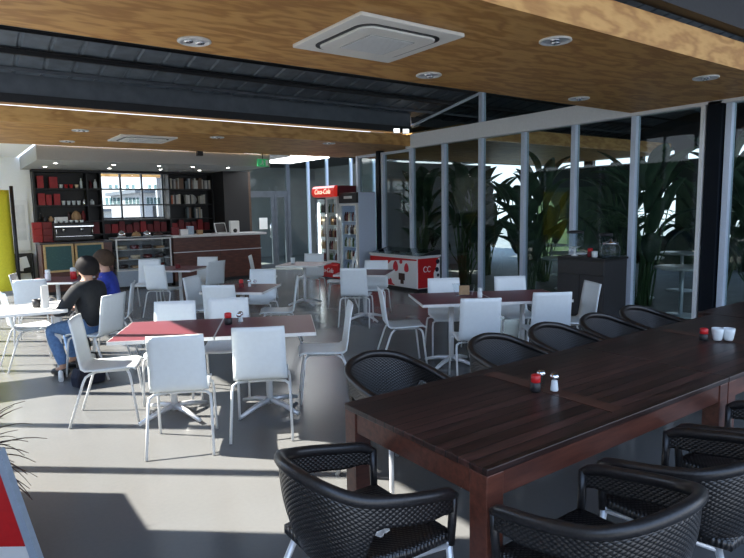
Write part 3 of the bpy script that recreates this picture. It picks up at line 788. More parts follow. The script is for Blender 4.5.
# ------------------------------------------------------------------ black wicker armchairs
def catmull(P, n):
    P = [Vector(p) for p in P]; out = []
    Q = [P[0]*2-P[1]]+P+[P[-1]*2-P[-2]]
    for i in range(1, len(Q)-2):
        for k in range(n):
            t = k/n; a, b, c, d = Q[i-1], Q[i], Q[i+1], Q[i+2]
            out.append(.5*((2*b)+(c-a)*t+(2*a-5*b+4*c-d)*t*t+(3*b-a-3*c+d)*t**3))
    out.append(P[-1]); return out
def make_wicker():
    t = empty('wicker_armchair')
    half = [(.265, .250, .600), (.278, .18, .630), (.283, .07, .650), (.280, -.05, .675), (.252, -.18, .705), (.165, -.275, .745), (0, -.315, .765)]
    path = [Vector(p) for p in half]+[Vector((-x, y, z)) for x, y, z in half[-2::-1]]
    rail = catmull(path, 5); n = len(rail)
    rs = [.014+.010*min(1, min(i, n-1-i)/3) for i in range(n)]
    MB().tube(rail, rs, 12).build('rail', M['wicker_rail'], t)
    L = [0]
    for a, b in zip(rail, rail[1:]): L.append(L[-1]+(b-a).length)
    rows, uvs = [], []
    nv = 9
    for i, p in enumerate(rail):
        u = abs(2*L[i]/L[-1]-1)
        s = min(1, max(0, (u-.36)/.14)); s = s*s*(3-2*s)
        low = Vector((p.x*.86, p.y*.80, .415)); high = p+Vector((0, 0, -.095+.03*max(0, (u-.8)/.2)))
        r, uu = [], []
        bot = low.lerp(high, s)
        for v in range(nv):
            w = v/(nv-1); q = p.lerp(bot, w)
            bul = math.sin(PI*w)*.018*(1-s); hz = Vector((p.x, p.y, 0))
            if hz.length > 0: q = q+hz.normalized()*bul
            r.append(q); uu.append((L[i], w*(p-bot).length))
        rows.append(r); uvs.append(uu)
    MB().grid(rows, uvs=uvs).build('woven_back', M['wicker'], t, solid=.014)
    # seat pad with woven top
    mb = MB(); nx, ny = 12, 12; rows = []; uvs = []
    for j in range(ny+1):
        v = j/ny; y = -.255+.50*v; hw = .19+.065*min(1, v*1.7)
        rows.append([(-hw+2*hw*i/nx, y, .432-.012*math.sin(PI*i/nx)*math.sin(PI*v)) for i in range(nx+1)]); uvs.append([(2*hw*i/nx, .53*v) for i in range(nx+1)])
    mb.grid(rows, uvs=uvs); mb.build('seat', M['wicker'], t, solid=.035)
    for s in (-1, 1):
        MB().tube([(s*.265, .240, .610), (s*.260, .238, .50), (s*.252, .235, .40)], .017, 10).build('arm_post', M['wicker_rail'], t)
        MB().tube([(s*.248, .230, .415), (s*.256, .245, .20), (s*.264, .258, .003)], .014, 10).build('leg', M['alu'], t)
        MB().tube([(s*.175, -.20, .41), (s*.215, -.27, .22), (s*.245, -.35, .003)], .014, 10).build('leg', M['alu'], t)
    mb = MB(); mb.tube([(-.248, .230, .395), (.248, .230, .395)], .012, 8); mb.tube([(-.18, -.20, .395), (.18, -.20, .395)], .012, 8)
    for s in (-1, 1): mb.tube([(s*.248, .230, .395), (s*.18, -.20, .395)], .012, 8)
    mb.build('seat_frame', M['alu'], t)
    return t
WC0 = make_wicker(); gk = 'black wicker armchairs around the dark tables'
def wicker(x, y, deg, label, first=False):
    if first: WC0.location = (x, y, 0); WC0.rotation_euler.z = R(deg-90); return tag(WC0, label, 'chair', gk)
    return dup(WC0, (x, y, 0), R(deg-90), label, gk)
wicker(1.266, 1.855, 0, 'black wicker armchair at the table end, a crumpled cloth on its seat', True)
wicker(2.17, 2.76, -90, 'black wicker armchair on the far side, at the left corner of the dark table')
wicker(3.12, 2.66, -90, 'black wicker armchair on the far side of the dark table, behind the nearer shakers')
wicker(3.76, 2.66, -90, 'black wicker armchair on the far side, second to the right of the shakers')
wicker(4.40, 2.66, -90, 'black wicker armchair on the far side, in front of the dark sideboard')
wicker(4.995, 2.67, -90, 'black wicker armchair on the far side, nearest the black column')
wicker(1.80, 1.17, 90, 'black wicker armchair with its back to us, nearest the table leg')
wicker(2.46, 1.17, 90, 'black wicker armchair with its back to us, middle of the near side')
wicker(3.10, 1.17, 90, 'black wicker armchair on the near side, cut by the right picture edge')
# crumpled cloth and red strap on the near chair
rnd = random.Random(5); mb = MB(); rows = []
for i in range(9):
    rows.append([(-.05+.1*j/8+rnd.uniform(-.008, .008), -.06+.12*i/8+rnd.uniform(-.008, .008), .012+rnd.uniform(0, .02)+.018*math.sin(PI*i/8)*math.sin(PI*j/8)) for j in range(9)])
mb.grid(rows); o = mb.build('napkin', M['paper'], solid=.004, sub=1, loc=(1.25, 1.765, .454), rotz=.6); tag(o, 'crumpled white cloth lying on the wicker chair seat', 'napkin')
o = MB().tube(catmull([(-.07, 0, .012), (-.03, .012, .05), (.02, .004, .03), (.07, -.02, .012)], 5), .009, 6).build('strap', M['red'], loc=(1.30, 2.05, .454)); tag(o, 'red strap lying on the near wicker chair seat', 'strap')

# ================================================================== SIDEBOARD AND WHAT STANDS ON IT
t = empty('sideboard', (7.6, 5.32, 0), 0, 'black-brown sideboard standing against the glazed wall', 'sideboard')
M['sideb'] = plain('charcoal_laminate', (.028, .027, .030), .45, noise=.12)
qbox(0, .56, -.40, .40, .03, .90).build('body', M['sideb'], t, bevel=.004)
qbox(-.015, .575, -.415, .415, .90, .93).build('top', M['black'], t, bevel=.004)
qbox(-.018, 0, -.39, .39, .68, .885).build('drawer', M['sideb'], t, bevel=.004)
for y0, y1 in ((-.39, -.003), (.003, .39)): qbox(-.018, 0, y0, y1, .06, .67).build('door', M['sideb'], t, bevel=.004)
qbox(.03, .53, -.36, .36, 0, .03).build('plinth', M['black'], t)
zs = .931
t = empty('drink_dispenser', (7.78, 5.55, zs), 0, 'clear drink dispenser with a white tap on the sideboard', 'dispenser')
MB().lathe([(.05, 0), (.055, .02), (.02, .03), (.02, .12), (.09, .14)], n=18).build('stand', M['white_plastic'], t)
MB().lathe([(.11, .13), (.12, .15), (.12, .34), (.115, .34), (.115, .155), (0, .15)], n=22).build('tank', M['clear_plastic'], t)
MB().lathe([(.122, .34), (.124, .37), (.05, .385), (0, .387)], n=22).build('lid', M['dark_metal'], t)
MB().tube([(-.06, 0, .11), (-.13, 0, .10), (-.135, 0, .06)], .014, 8).build('tap', M['white_plastic'], t)
t = empty('glass_jar', (7.82, 4.98, zs), 0, 'wide glass jar with a chrome lid on the right of the sideboard', 'jar')
MB().lathe([(.13, 0), (.135, .01), (.135, .16), (.10, .19), (.10, .20), (.095, .195), (.128, .15), (.128, .015), (0, .012)], n=24).build('body', M['clear_plastic'], t)
MB().lathe([(.105, .195), (.108, .22), (.03, .24), (.022, .27), (0, .275)], n=22).build('lid', M['chrome'], t)
t = empty('glass_jar', (8.03, 5.19, zs), 0, 'tall glass canister behind the wide jar on the sideboard', 'jar')
MB().lathe([(.09, 0), (.09, .30), (.085, .30), (.085, .01), (0, .01)], n=22).build('body', M['clear_plastic'], t); MB().lathe([(.095, .30), (.095, .34), (0, .345)], n=22).build('lid', M['dark_metal'], t)
bottle('sauce_bottle', 'red-topped bottle between the dispenser and the jar on the sideboard', 'bottle', (7.76, 5.27, zs), .04, .10, 'red_dark', 'red')
o = MB().lathe([(.035, 0), (.04, .005), (.045, .09), (.04, .09), (.036, .01), (0, .01)], n=18).build('cup', M['white_plastic'], loc=(7.74, 5.18, zs)); tag(o, 'white cup on the middle of the sideboard', 'cup')
o = MB().lathe([(.06, 0), (.085, .03), (.08, .03), (.055, .006), (0, .006)], n=20).build('bowl', M['white_plastic'], loc=(8.02, 5.60, zs)); tag(o, 'small white bowl at the left end of the sideboard', 'bowl')

# ================================================================== FREEZER
t = empty('ice_cream_freezer', (7.615, 9.07, 0), 0, 'red and white ice cream chest freezer with strawberry pictures', 'freezer')
LX, LY, LZ = .60, 1.62, .70
qbox(.01, LX, .0, LY, .07, LZ).build('body', M['white_paint'], t, bevel=.01)
qbox(.04, LX-.03, .03, LY-.03, 0, .07).build('plinth', M['black'], t)
fp = qbox(-.004, .010, .012, LY-.012, .085, LZ-.02).build('front_panel', M['white'], t)
# red swirl at the far end of the front and red top stripe
mb = MB(); pts = [(LY-.014, .09), (LY-.014, LZ-.03), (.02, LZ-.03), (.02, LZ-.06), (.55, LZ-.07), (.86, LZ-.10), (1.00, LZ-.20), (.96, LZ-.32), (1.06, .32), (.98, .22), (.80, .12), (.72, .09)]
mb.prism([(a, b) for a, b in pts], -.0075, -.004, 'x'); mb.build('red_swirl_print', M['red'], fp)
def heart(mb, cy, cz, r, x):
    pts = []
    for k in range(20):
        a = 2*PI*k/20; pts.append((cy+r*.82*math.sin(a)*(1-.15*math.cos(a)), cz+r*1.15*math.cos(a)*(.85+.15*math.cos(a))-.2*r*(math.cos(a) < -.3)))
    mb.prism(pts, x-.004, x, 'x')
mb = MB()
for cy, cz, r in ((.70, .49, .10), (.34, .48, .085), (.52, .61, .055), (.88, .16, .06)):
    mb = MB(); heart(mb, cy, cz, r, -.0075); mb.build('strawberry_print', M['strawberry'], fp)
mb = MB(); mb.box(-.0085, -.0045, .40, .60, .22, .36); mb.box(-.0085, -.0045, .44, .54, .14, .22); mb.build('chocolate_print', M['choc'], fp)
ep = qbox(.012, LX-.01, -.006, .002, .085, LZ-.02).build('end_panel', M['red'], t)
for cx in (.20, .30):
    mb = MB(); mb.tube([(cx+.045*math.cos(a*PI/8), -.008, .46+.055*math.sin(a*PI/8)) for a in range(2, 15)], .009, 6)
    mb.build('swirl_logo', M['white'], ep)
mb = MB(); mb.prism([(LX-.16, .10), (LX-.012, .10), (LX-.012, LZ-.03), (LX-.05, LZ-.03), (LX-.11, .5), (LX-.18, .36)], -.0085, -.005, 'y'); mb.build('white_corner_print', M['white'], ep)
for cx, cz, r in ((LX-.07, .60, .05), (LX-.09, .44, .05), (LX-.06, .32, .035)):
    MB().prism([(cx+r*math.cos(k*PI/8), cz+r*math.sin(k*PI/8)) for k in range(16)], -.011, -.008, 'y').build('berry_print', M['navy_cloth'], ep)
mb = MB(); mb.box(-.02, .02, -.02, LY+.02, LZ, LZ+.035); mb.box(LX-.02, LX+.02, -.02, LY+.02, LZ, LZ+.035); mb.box(.02, LX-.02, -.02, .03, LZ, LZ+.035); mb.box(.02, LX-.02, LY-.03, LY+.02, LZ, LZ+.035)
mb.build('rim', M['white_paint'], t, bevel=.006)
for y0, y1 in ((-.02, .01), (LY-.01, LY+.02)): MB().prism([(.02, .735), (LX, .735), (LX, .84), (LX-.1, .84)], y0, y1, 'y').build('end_cheek', M['black'], t)
mb = MB(); mb.grid([[(.03, .01, .738), (.03, LY-.01, .738)], [(LX-.1, .01, .832), (LX-.1, LY-.01, .832)], [(LX, .01, .832), (LX, LY-.01, .832)]], smooth=False); mb.build('glass_lid', M['glass_dark'], t, solid=.008)
MB().tube([(.16, .78, .78), (.16, 1.0, .78)], .012).build('lid_handle', M['black'], t)
for i in range(5):
    qbox(.08, LX-.12, .08+i*.31, .34+i*.31, .60, .68).build('ice_cream_stock', [M['red_dark'], M['tan'], M['white'], M['choc'], M['red']][i], t)

# ================================================================== TALL FRIDGES
def text_mesh(name, body, size, m, parent, loc, rot, ext=.002, shear=0):
    cu = bpy.data.curves.new(name, 'FONT'); cu.body = body; cu.size = size; cu.extrude = ext; cu.align_x = 'CENTER'; cu.align_y = 'CENTER'; cu.shear = shear
    tmp = bpy.data.objects.new('tmp', cu); COL.objects.link(tmp)
    bpy.context.view_layer.update()
    me = bpy.data.meshes.new_from_object(tmp.evaluated_get(bpy.context.evaluated_depsgraph_get()))
    bpy.data.objects.remove(tmp); me.materials.clear(); me.materials.append(m)
    o = bpy.data.objects.new(name, me); COL.objects.link(o); o.parent = parent; o.location = loc; o.rotation_euler = rot
    return o
FACE = (R(90), 0, R(-90))      # lettering that faces -X
DRINKC = ['red_dark', 'choc', 'tan', 'green_mid', 'white_plastic', 'blue_base', 'cream']
def stock(parent, x0, x1, y0, y1, zs_, h, r, seed):
    rn = random.Random(seed); k = 0
    for z in zs_:
        mb = {}
        y = y0+r*1.3
        while y < y1-r:
            c = rn.choice(DRINKC); m_ = mb.setdefault(c, MB())
            m_.lathe([(r*.9, 0), (r, .01), (r, h*.65), (r*.4, h*.85), (r*.4, h), (0, h)], x0+.05, y, z, n=10); y += r*2.3
        for c, m_ in mb.items(): m_.build('bottle_stock', M[c], parent)
# single-door fridge with pale side and black header
t = empty('drinks_fridge', (7.65, 11.23, 0), 0, 'tall single-door drinks fridge with a pale blue-grey side and black header', 'fridge')
w_, d_, h_ = .74, .53, 2.07
mb = MB(); mb.box(.05, d_, 0, .03, .05, h_); mb.box(.05, d_, w_-.03, w_, .05, h_); mb.box(d_-.03, d_, .03, w_-.03, .05, h_); mb.box(.05, d_, .03, w_-.03, h_-.05, h_); mb.box(.05, d_, .03, w_-.03, .05, .22)
mb.build('cabinet', M['fridge_side'], t, bevel=.004)
hd = qbox(-.005, .05, 0, w_, h_-.24, h_).build('header', M['black'], t, bevel=.004)
qbox(-.009, -.004, .18, .52, h_-.14, h_-.08).build('lettering_strip', M['white'], hd)
dr = MB(); dr.box(0, .05, .005, .055, .24, h_-.25); dr.box(0, .05, w_-.055, w_-.005, .24, h_-.25); dr.box(0, .05, .055, w_-.055, .24, .29); dr.box(0, .05, .055, w_-.055, h_-.30, h_-.25)
dr = dr.build('door', M['white_paint'], t)
qbox(.02, .026, .055, w_-.055, .29, h_-.30).build('pane', M['clear_plastic'], dr)
MB().tube([(-.03, w_-.03, .95), (-.03, w_-.03, 1.35)], .012).build('handle', M['alu'], dr)
qbox(0, .05, .005, w_-.005, .05, .23).build('kick_panel', M['fridge_side'], t)
for z in (.5, .8, 1.1, 1.4): qbox(.07, d_-.04, .035, w_-.035, z, z+.012).build('shelf', M['white_plastic'], t)
stock(t, .07, .3, .05, w_-.05, (.235, .513, .813, 1.113, 1.413), .21, .034, 3)
MB().tube([(.075, .05, .35), (.075, .05, 1.7)], .012).build('light_tube', M['tube_on'], t)
# double-door fridge with the red lit header
t = empty('drinks_fridge', (7.62, 12.02, 0), 0, 'double-door drinks fridge with a rounded red lit header and red base', 'fridge')
w_, d_, h_ = 1.02, .56, 2.0
mb = MB(); mb.box(.05, d_, 0, .03, .05, h_); mb.box(.05, d_, w_-.03, w_, .05, h_); mb.box(d_-.03, d_, .03, w_-.03, .05, h_); mb.box(.05, d_, .03, w_-.03, h_-.05, h_); mb.box(.05, d_, .03, w_-.03, .05, .40)
mb.build('cabinet', M['white_paint'], t, bevel=.004)
mb = MB()
prof = [(.02, 1.99), (-.05, 2.0), (-.085, 2.06), (-.09, 2.13), (-.075, 2.20), (-.03, 2.25), (.03, 2.26)]
mb.prism(prof, -.0, w_, 'y'); hd = mb.build('header', M['sign_red'], t, bevel=.006)
text_mesh('lettering', 'Coca-Cola', .17, M['sign_text'], hd, (-.093, w_/2, 2.115), FACE, .004, .3)
qbox(.03, d_, 0, w_, h_, 2.25).build('header_side', M['maroon'], t)
for y0, y1, hy in ((.0, w_/2-.002, .46), (w_/2+.002, w_, .56)):
    dr = MB(); dr.box(0, .05, y0, y0+.04, .42, 1.98); dr.box(0, .05, y1-.04, y1, .42, 1.98); dr.box(0, .05, y0+.04, y1-.04, .42, .46); dr.box(0, .05, y0+.04, y1-.04, 1.94, 1.98)
    dr = dr.build('door', M['white_paint'] if hy < .5 else M['steel_grey'], t)
    qbox(.02, .026, y0+.04, y1-.04, .46, 1.94).build('pane', M['clear_plastic'], dr)
    MB().tube([(-.03, hy, 1.1), (-.03, hy, 1.4)], .016).build('handle', M['white_paint'], dr)
kp = MB().prism([(.05, .03), (-.02, .04), (-.045, .15), (-.03, .34), (.02, .40), (.05, .40)], 0, w_, 'y').build('kick_panel', M['red'], t)
text_mesh('lettering', 'Coca-Cola', .16, M['white'], kp, (-.048, w_/2, .21), FACE, .006, .3)
for z in (.7, 1.0, 1.3, 1.6): qbox(.07, d_-.04, .035, w_-.035, z, z+.012).build('shelf', M['white_plastic'], t)
stock(t, .07, .3, .05, w_-.05, (.41, .713, 1.013, 1.313, 1.613), .21, .036, 4)
MB().tube([(.075, w_-.06, .48), (.075, w_-.06, 1.85)], .022).build('light_tube', M['tube_on'], t)

# ================================================================== COFFEE COUNTER
CY = 13.9
t = empty('coffee_counter', (4.30, CY, 0), 0, 'dark red-brown timber coffee counter with a pale stone top', 'counter')
qbox(0, 2.2, 0, .62, .08, 1.10).build('body', M['counter_wood'], t)
for x0, x1 in ((.01, 1.12), (1.13, 2.19)):
    qbox(x0, x1, -.016, 0, .76, 1.09).build('panel', M['counter_wood'], t, bevel=.003); qbox(x0, x1, -.016, 0, .10, .745).build('panel', M['counter_wood'], t, bevel=.003)
qbox(-.01, 2.21, -.02, 0, .745, .76).build('metal_strip', M['alu'], t)
qbox(.03, 2.17, .04, .58, 0, .08).build('plinth', M['black'], t)
qbox(-.03, 2.32, -.12, .66, 1.10, 1.15).build('stone_top', M['stone'], t, bevel=.004)
t = empty('service_counter', (1.62, CY+.12, 0), 0, 'dark service counter behind the chalkboards', 'counter')
qbox(0, 1.38, 0, .62, .06, 1.06).build('body', M['counter_wood'], t); qbox(0.02, 1.36, .04, .6, 0, .06).build('plinth', M['black'], t); qbox(-.02, 1.39, -.03, .64, 1.06, 1.10).build('top', M['dark_metal'], t)
# cake cabinet
t = empty('cake_cabinet', (3.05, CY-.02, 0), 0, 'glass cake display cabinet on a pale blue base left of the timber counter', 'display cabinet')
W_, D_ = 1.20, .66
qbox(0, W_, .02, D_, .06, .40).build('base', M['blue_base'], t); qbox(.03, W_-.03, .06, D_-.04, 0, .06).build('plinth', M['black'], t)
mb = MB()
for x in (0, W_-.03): mb.box(x, x+.03, 0, .03, .40, 1.12); mb.box(x, x+.03, D_-.03, D_, .40, 1.12)
mb.box(0.03, W_-.03, 0, .03, .40, .43); mb.box(.03, W_-.03, 0, .03, 1.09, 1.12)
for x in (0, W_-.03):
    for z in (.40, 1.09): mb.box(x, x+.03, .03, D_-.03, z, z+.03)
mb.build('frame', M['white_paint'], t)
qbox(.03, W_-.03, .01, .016, .43, 1.09).build('front_pane', M['clear_plastic'], t)
for x in (.008, W_-.014): qbox(x, x+.006, .03, D_-.03, .43, 1.09).build('side_pane', M['clear_plastic'], t)
qbox(.03, W_-.03, D_-.03, D_-.01, .43, 1.09).build('back_panel', M['concrete_far'], t)
qbox(-.01, W_+.01, -.01, D_, 1.12, 1.14).build('top', M['dark_metal'], t)
for z in (.43, .64, .86): qbox(.03, W_-.03, .06, D_-.04, z, z+.012).build('shelf', M['stone'], t)
rnd = random.Random(11)
cakes = [('round chocolate cake', 'choc'), ('tray of tan slices', 'tan'), ('cream-topped cake', 'cream'), ('red berry cake', 'red_dark')]
k = 0
for z, lvl in ((.443, 'bottom'), (.653, 'middle'), (.873, 'top')):
    for i in range(4):
        nm, m = cakes[(i+k) % 4]
        x = 3.05+.19+i*.27
        if m in ('choc', 'cream', 'red_dark'): mb = MB().lathe([(.10, 0), (.105, .07), (.09, .085), (0, .088)], n=20)
        else: mb = MB().prism(rrect(.2, .22, .02), 0, .05)
        o = mb.build('cake', M[m], loc=(x, CY+.26, z)); tag(o, '%s on the %s shelf of the cake cabinet, %s' % (nm, lvl, ['far left', 'left of centre', 'right of centre', 'far right'][i]), 'cake', 'cakes in the glass cabinet')
    k += 1
for i, (x, r, h, m) in enumerate(((3.24, .085, .15, 'chrome'), (3.56, .10, .12, 'tan'), (3.80, .085, .13, 'chrome'), (4.05, .10, .10, 'choc'))):
    t = empty('covered_dish', (x, CY+.25, 1.1405), 0, ['silver domed dish at the left end on the cake cabinet', 'dish of tan buns on the cake cabinet, second from the left', 'silver domed dish on the cake cabinet, third from the left', 'dish of dark cakes at the right end on the cake cabinet'][i], 'dish', 'dishes on top of the cake cabinet')
    MB().lathe([(r*.7, 0), (r*1.2, .015), (r*1.15, .02), (0, .012)], n=20).build('plate', M['white_plastic'], t)
    MB().lathe([(r, .018), (r*.95, h*.6), (r*.5, h*.95), (.01, h), (.012, h+.02), (0, h+.022)], n=20).build('dome', M[m], t)
# espresso machine
t = empty('espresso_machine', (1.90, CY+.2, 1.10), 0, 'black and chrome espresso machine on the service counter', 'coffee machine')
qbox(0, .78, .05, .5, .03, .11).build('base', M['black'], t, bevel=.01); qbox(.02, .76, .22, .5, .11, .38).build('body', M['black'], t, bevel=.015)
qbox(0, .78, .02, .5, .30, .40).build('hood', M['black'], t, bevel=.02); qbox(.01, .77, .01, .02, .315, .335).build('trim_strip', M['chrome'], t); qbox(.03, .75, .06, .22, .105, .118).build('drip_tray', M['chrome'], t)
for x in (.2, .55):
    MB().lathe([(.03, .22), (.035, .30), (0, .30)], x, .13, 0, n=14).build('group_head', M['chrome'], t); MB().tube([(x, .11, .225), (x, -.05, .215)], .014).build('portafilter', M['black'], t)
for x in (.04, .74): MB().tube([(x, .04, .30), (x, .0, .22), (x, .01, .13)], .007).build('steam_wand', M['chrome'], t)
# stack of white cups on the machine
for i in range(6):
    o = MB().lathe([(.028, 0), (.032, .004), (.042, .055), (.038, .055), (.03, .008), (0, .008)], n=16).build('cup', M['white_plastic'], loc=(1.98+.1*i, CY+.45, 1.501)); tag(o, 'white coffee cup on the espresso machine, %s from the left' % ['first', 'second', 'third', 'fourth', 'fifth', 'sixth'][i], 'cup', 'cups on the espresso machine')
# chalkboards
for x, lab in ((1.63, 'pine-framed chalkboard with faint writing, the left one of the pair'), (2.22, 'pine-framed chalkboard with faint writing, the right one behind the people')):
    t = empty('chalkboard', (x, CY-.10, 0), 0, lab, 'chalkboard', 'pair of chalkboards in front of the service counter')
    qbox(.04, .52, .0, .02, .53, 1.03).build('board', M['chalk'], t)
    mb = MB(); mb.box(0, .04, -.01, .03, .49, 1.07); mb.box(.52, .56, -.01, .03, .49, 1.07); mb.box(.04, .52, -.01, .03, .49, .53); mb.box(.04, .52, -.01, .03, 1.03, 1.07)
    mb.build('frame', M['pine'], t, bevel=.004)
    for lx in (.02, .54): MB().tube([(lx, .04, .6), (lx, .03, .0)], .016, 8).build('leg', M['pine'], t)
zc = 1.1505
t = empty('till_screen', (5.55, CY+.15, zc), R(12), 'tilted black till screen with a pale edge on the timber counter', 'till')
mb = MB(); T_ = Matrix.Rotation(R(-18), 4, 'X'); mb.box(-.14, .14, 0, .02, .03, .26, T_); mb.build('screen', M['black'], t)
mb = MB(); mb.box(-.155, -.14, -.005, .025, .02, .27, T_); mb.box(.14, .155, -.005, .025, .02, .27, T_); mb.box(-.14, .14, -.005, .025, .02, .03, T_); mb.box(-.14, .14, -.005, .025, .26, .27, T_); mb.build('bezel', M['white_paint'], t)
qbox(-.1, .1, .0, .16, 0, .03).build('stand', M['white_paint'], t)
t = empty('paper_bag', (5.90, CY+.2, zc), R(-8), 'white paper box standing on the right of the timber counter', 'box')
qbox(-.11, .11, -.08, .08, 0, .30).build('body', M['paper'], t, bevel=.006); MB().lathe([(0, 0), (.05, .0), (.05, .003), (0, .003)], n=14).build('dark_dot', M['black'], t).matrix_local = Matrix.Translation((.0, -.082, .06)) @ Matrix.Rotation(R(90), 4, 'X')
for x, m, w2, h2, lab in ((4.45, 'red_dark', .16, .18, 'dark red box at the left end of the timber counter'), (4.66, 'white', .18, .13, 'white box on the timber counter beside the dark red one'), (4.82, 'blue_base', .14, .20, 'blue-grey box on the timber counter'), (5.05, 'tan', .12, .10, 'small tan box on the middle of the timber counter')):
    o = qbox(-w2/2, w2/2, -.06, .06, 0, h2).build('box', M[m], loc=(x, CY+.3, zc), bevel=.004); tag(o, lab, 'box', 'boxes on the timber counter')

# ================================================================== SHELVES BEHIND THE COUNTER
SY = 15.62
t = empty('shelving_unit', (0, SY, 0), 0, 'black wall shelving behind the coffee counter with a window in its middle', 'shelves')
qbox(1.74, 3.18, .33, .37, 0, 2.72).build('back_panel', M['black_panel'], t); qbox(4.80, 6.0, .33, .37, 0, 2.72).build('back_panel', M['black_panel'], t)
qbox(3.18, 4.80, .33, .37, 0, 1.53).build('back_panel', M['black_panel'], t)
for x in (1.74, 2.86, 3.16, 4.80, 5.95): qbox(x, x+.04, 0, .33, 0, 2.72).build('upright', M['black_panel'], t)
for z in (2.29, 1.90, 1.52): 
    for x0, x1 in ((1.78, 2.86), (2.90, 3.16), (3.20, 4.80), (4.84, 5.95)):
        qbox(x0, x1, 0, .33, z-.03, z).build('shelf', M['black_panel'], t)
qbox(1.74, 5.99, -.02, .33, 2.66, 2.715).build('top_rail', M['black_panel'], t)
qbox(1.78, 5.95, .02, .33, 1.16, 1.20).build('shelf', M['black_panel'], t)
qbox(1.78, 5.95, -.1, .33, .86, .90).build('back_bench', M['black_panel'], t)
o = qbox(5.99, 6.68, 14.9, 15.95, 0, 2.72).build('partition_cabinet', M['black_panel']); tag(o, 'tall black cabinet closing the right end of the shelves', 'cabinet')
o = qbox(6.68, 6.74, 14.9, 15.95, 0, 2.72).build('end_panel_board', m_wood('brown_end_panel', (.06, .035, .022), (.11, .065, .04))); tag(o, 'narrow brown timber end panel beside the entry door', 'panel')
def on_shelf(mb, m, name, cat, label, group, x, z, dy=.12):
    o = mb.build(name, M[m] if isinstance(m, str) else m, loc=(x, SY+dy, z+.0008)); return tag(o, label, cat, group)
lv = {'top': 2.29, 'middle': 1.90, 'bottom': 1.52}
for i, (x, w, h, l) in enumerate(((1.90, .13, .28, 'top'), (2.17, .17, .26, 'top'), (1.90, .14, .27, 'middle'), (2.05, .11, .24, 'middle'), (2.22, .13, .26, 'middle'))):
    on_shelf(qbox(-w/2, w/2, -.08, .08, 0, h), 'red_tin', 'tin', 'tin', 'red coffee tin on the %s shelf, %s' % (l, ['left', 'right', 'leftmost', 'middle one', 'right one'][i]), 'red tins at the left end of the shelves', x, lv[l])
def cup_mb(r, h): return MB().lathe([(r*.65, 0), (r*.7, .005), (r, h), (r*.92, h), (r*.62, .01), (0, .01)], n=14)
ordn = ['first', 'second', 'third', 'fourth', 'fifth', 'sixth', 'seventh', 'eighth', 'ninth', 'tenth', 'eleventh', 'twelfth']
for i, (x, m) in enumerate(((2.33, 'white_plastic'), (2.44, 'red'), (2.55, 'red'), (2.67, 'cream'))):
    on_shelf(cup_mb(.045, .09), m, 'cup', 'cup', 'small cup on the top shelf, %s from the left' % ordn[i], 'cups on the upper shelves', x, lv['top'])
for i, x in enumerate((2.36, 2.47, 2.58, 2.69)):
    on_shelf(cup_mb(.042, .10), 'white_plastic', 'cup', 'cup', 'small pale cup on the middle shelf, %s from the left' % ordn[i], 'cups on the upper shelves', x, lv['middle'])
for i, (x, l, r, h, m) in enumerate(((2.77, 'top', .03, .24, 'white_plastic'), (3.08, 'top', .04, .22, 'white_plastic'), (2.97, 'top', .04, .18, 'maroon'), (2.98, 'middle', .05, .13, 'white_plastic'), (2.81, 'middle', .035, .15, 'chrome'), (2.455, 'bottom', .04, .22, 'choc'), (2.77, 'bottom', .05, .24, 'red_dark'), (1.83, 'bottom', .04, .32, 'clear_plastic'), (1.95, 'bottom', .055, .14, 'dark_metal'), (2.07, 'bottom', .05, .12, 'tan'))):
    on_shelf(MB().lathe([(r*.9, 0), (r, .01), (r, h*.65), (r*.45, h*.82), (r*.45, h), (0, h)], n=14), m, 'bottle', 'bottle', ['thin white bottle on the top shelf', 'white bottle on the top shelf left of the window', 'maroon bottle on the top shelf', 'squat white bottle on the middle shelf left of the window', 'chrome flask on the middle shelf', 'brown bottle on the lower shelf', 'dark red bottle on the lower shelf', 'clear bottle at the left end of the lower shelf', 'dark bottle on the lower shelf near the left end', 'tan bottle on the lower shelf'][i], 'bottles on the shelves', x, lv[l])
on_shelf(MB().lathe([(.08, 0), (.11, .05), (.11, .13), (.07, .2), (.03, .24), (0, .245)], n=18), 'tan', 'jar', 'jar', 'round tan jar on the lower shelf above the espresso machine', None, 2.61, lv['bottom'])
on_shelf(qbox(-.13, .13, -.09, .09, 0, .10), 'paper', 'tray', 'tray', 'white tray on the lower shelf above the espresso machine', None, 2.27, lv['bottom'], -.0+.05)
# glassware along the window shelves
def glass_mb(r, h): return MB().lathe([(r*.8, 0), (r, .01), (r, h), (r*.9, h), (r*.9, .015), (0, .015)], n=12)
kx = 0
for l, xs, h in (('middle', (3.32, 3.41, 3.50, 3.59, 3.78, 3.87, 3.96, 4.05, 4.30, 4.39, 4.48, 4.57), .17), ('top', (3.42, 3.56, 3.82, 3.96, 4.36, 4.50), .10)):
    for i, x in enumerate(xs):
        on_shelf(glass_mb(.038, h), 'glass_dark', 'drinking_glass', 'glass', 'glass on the %s window shelf, %s from the left' % (l, ordn[i]), 'glasses on the window shelves', x, lv[l])
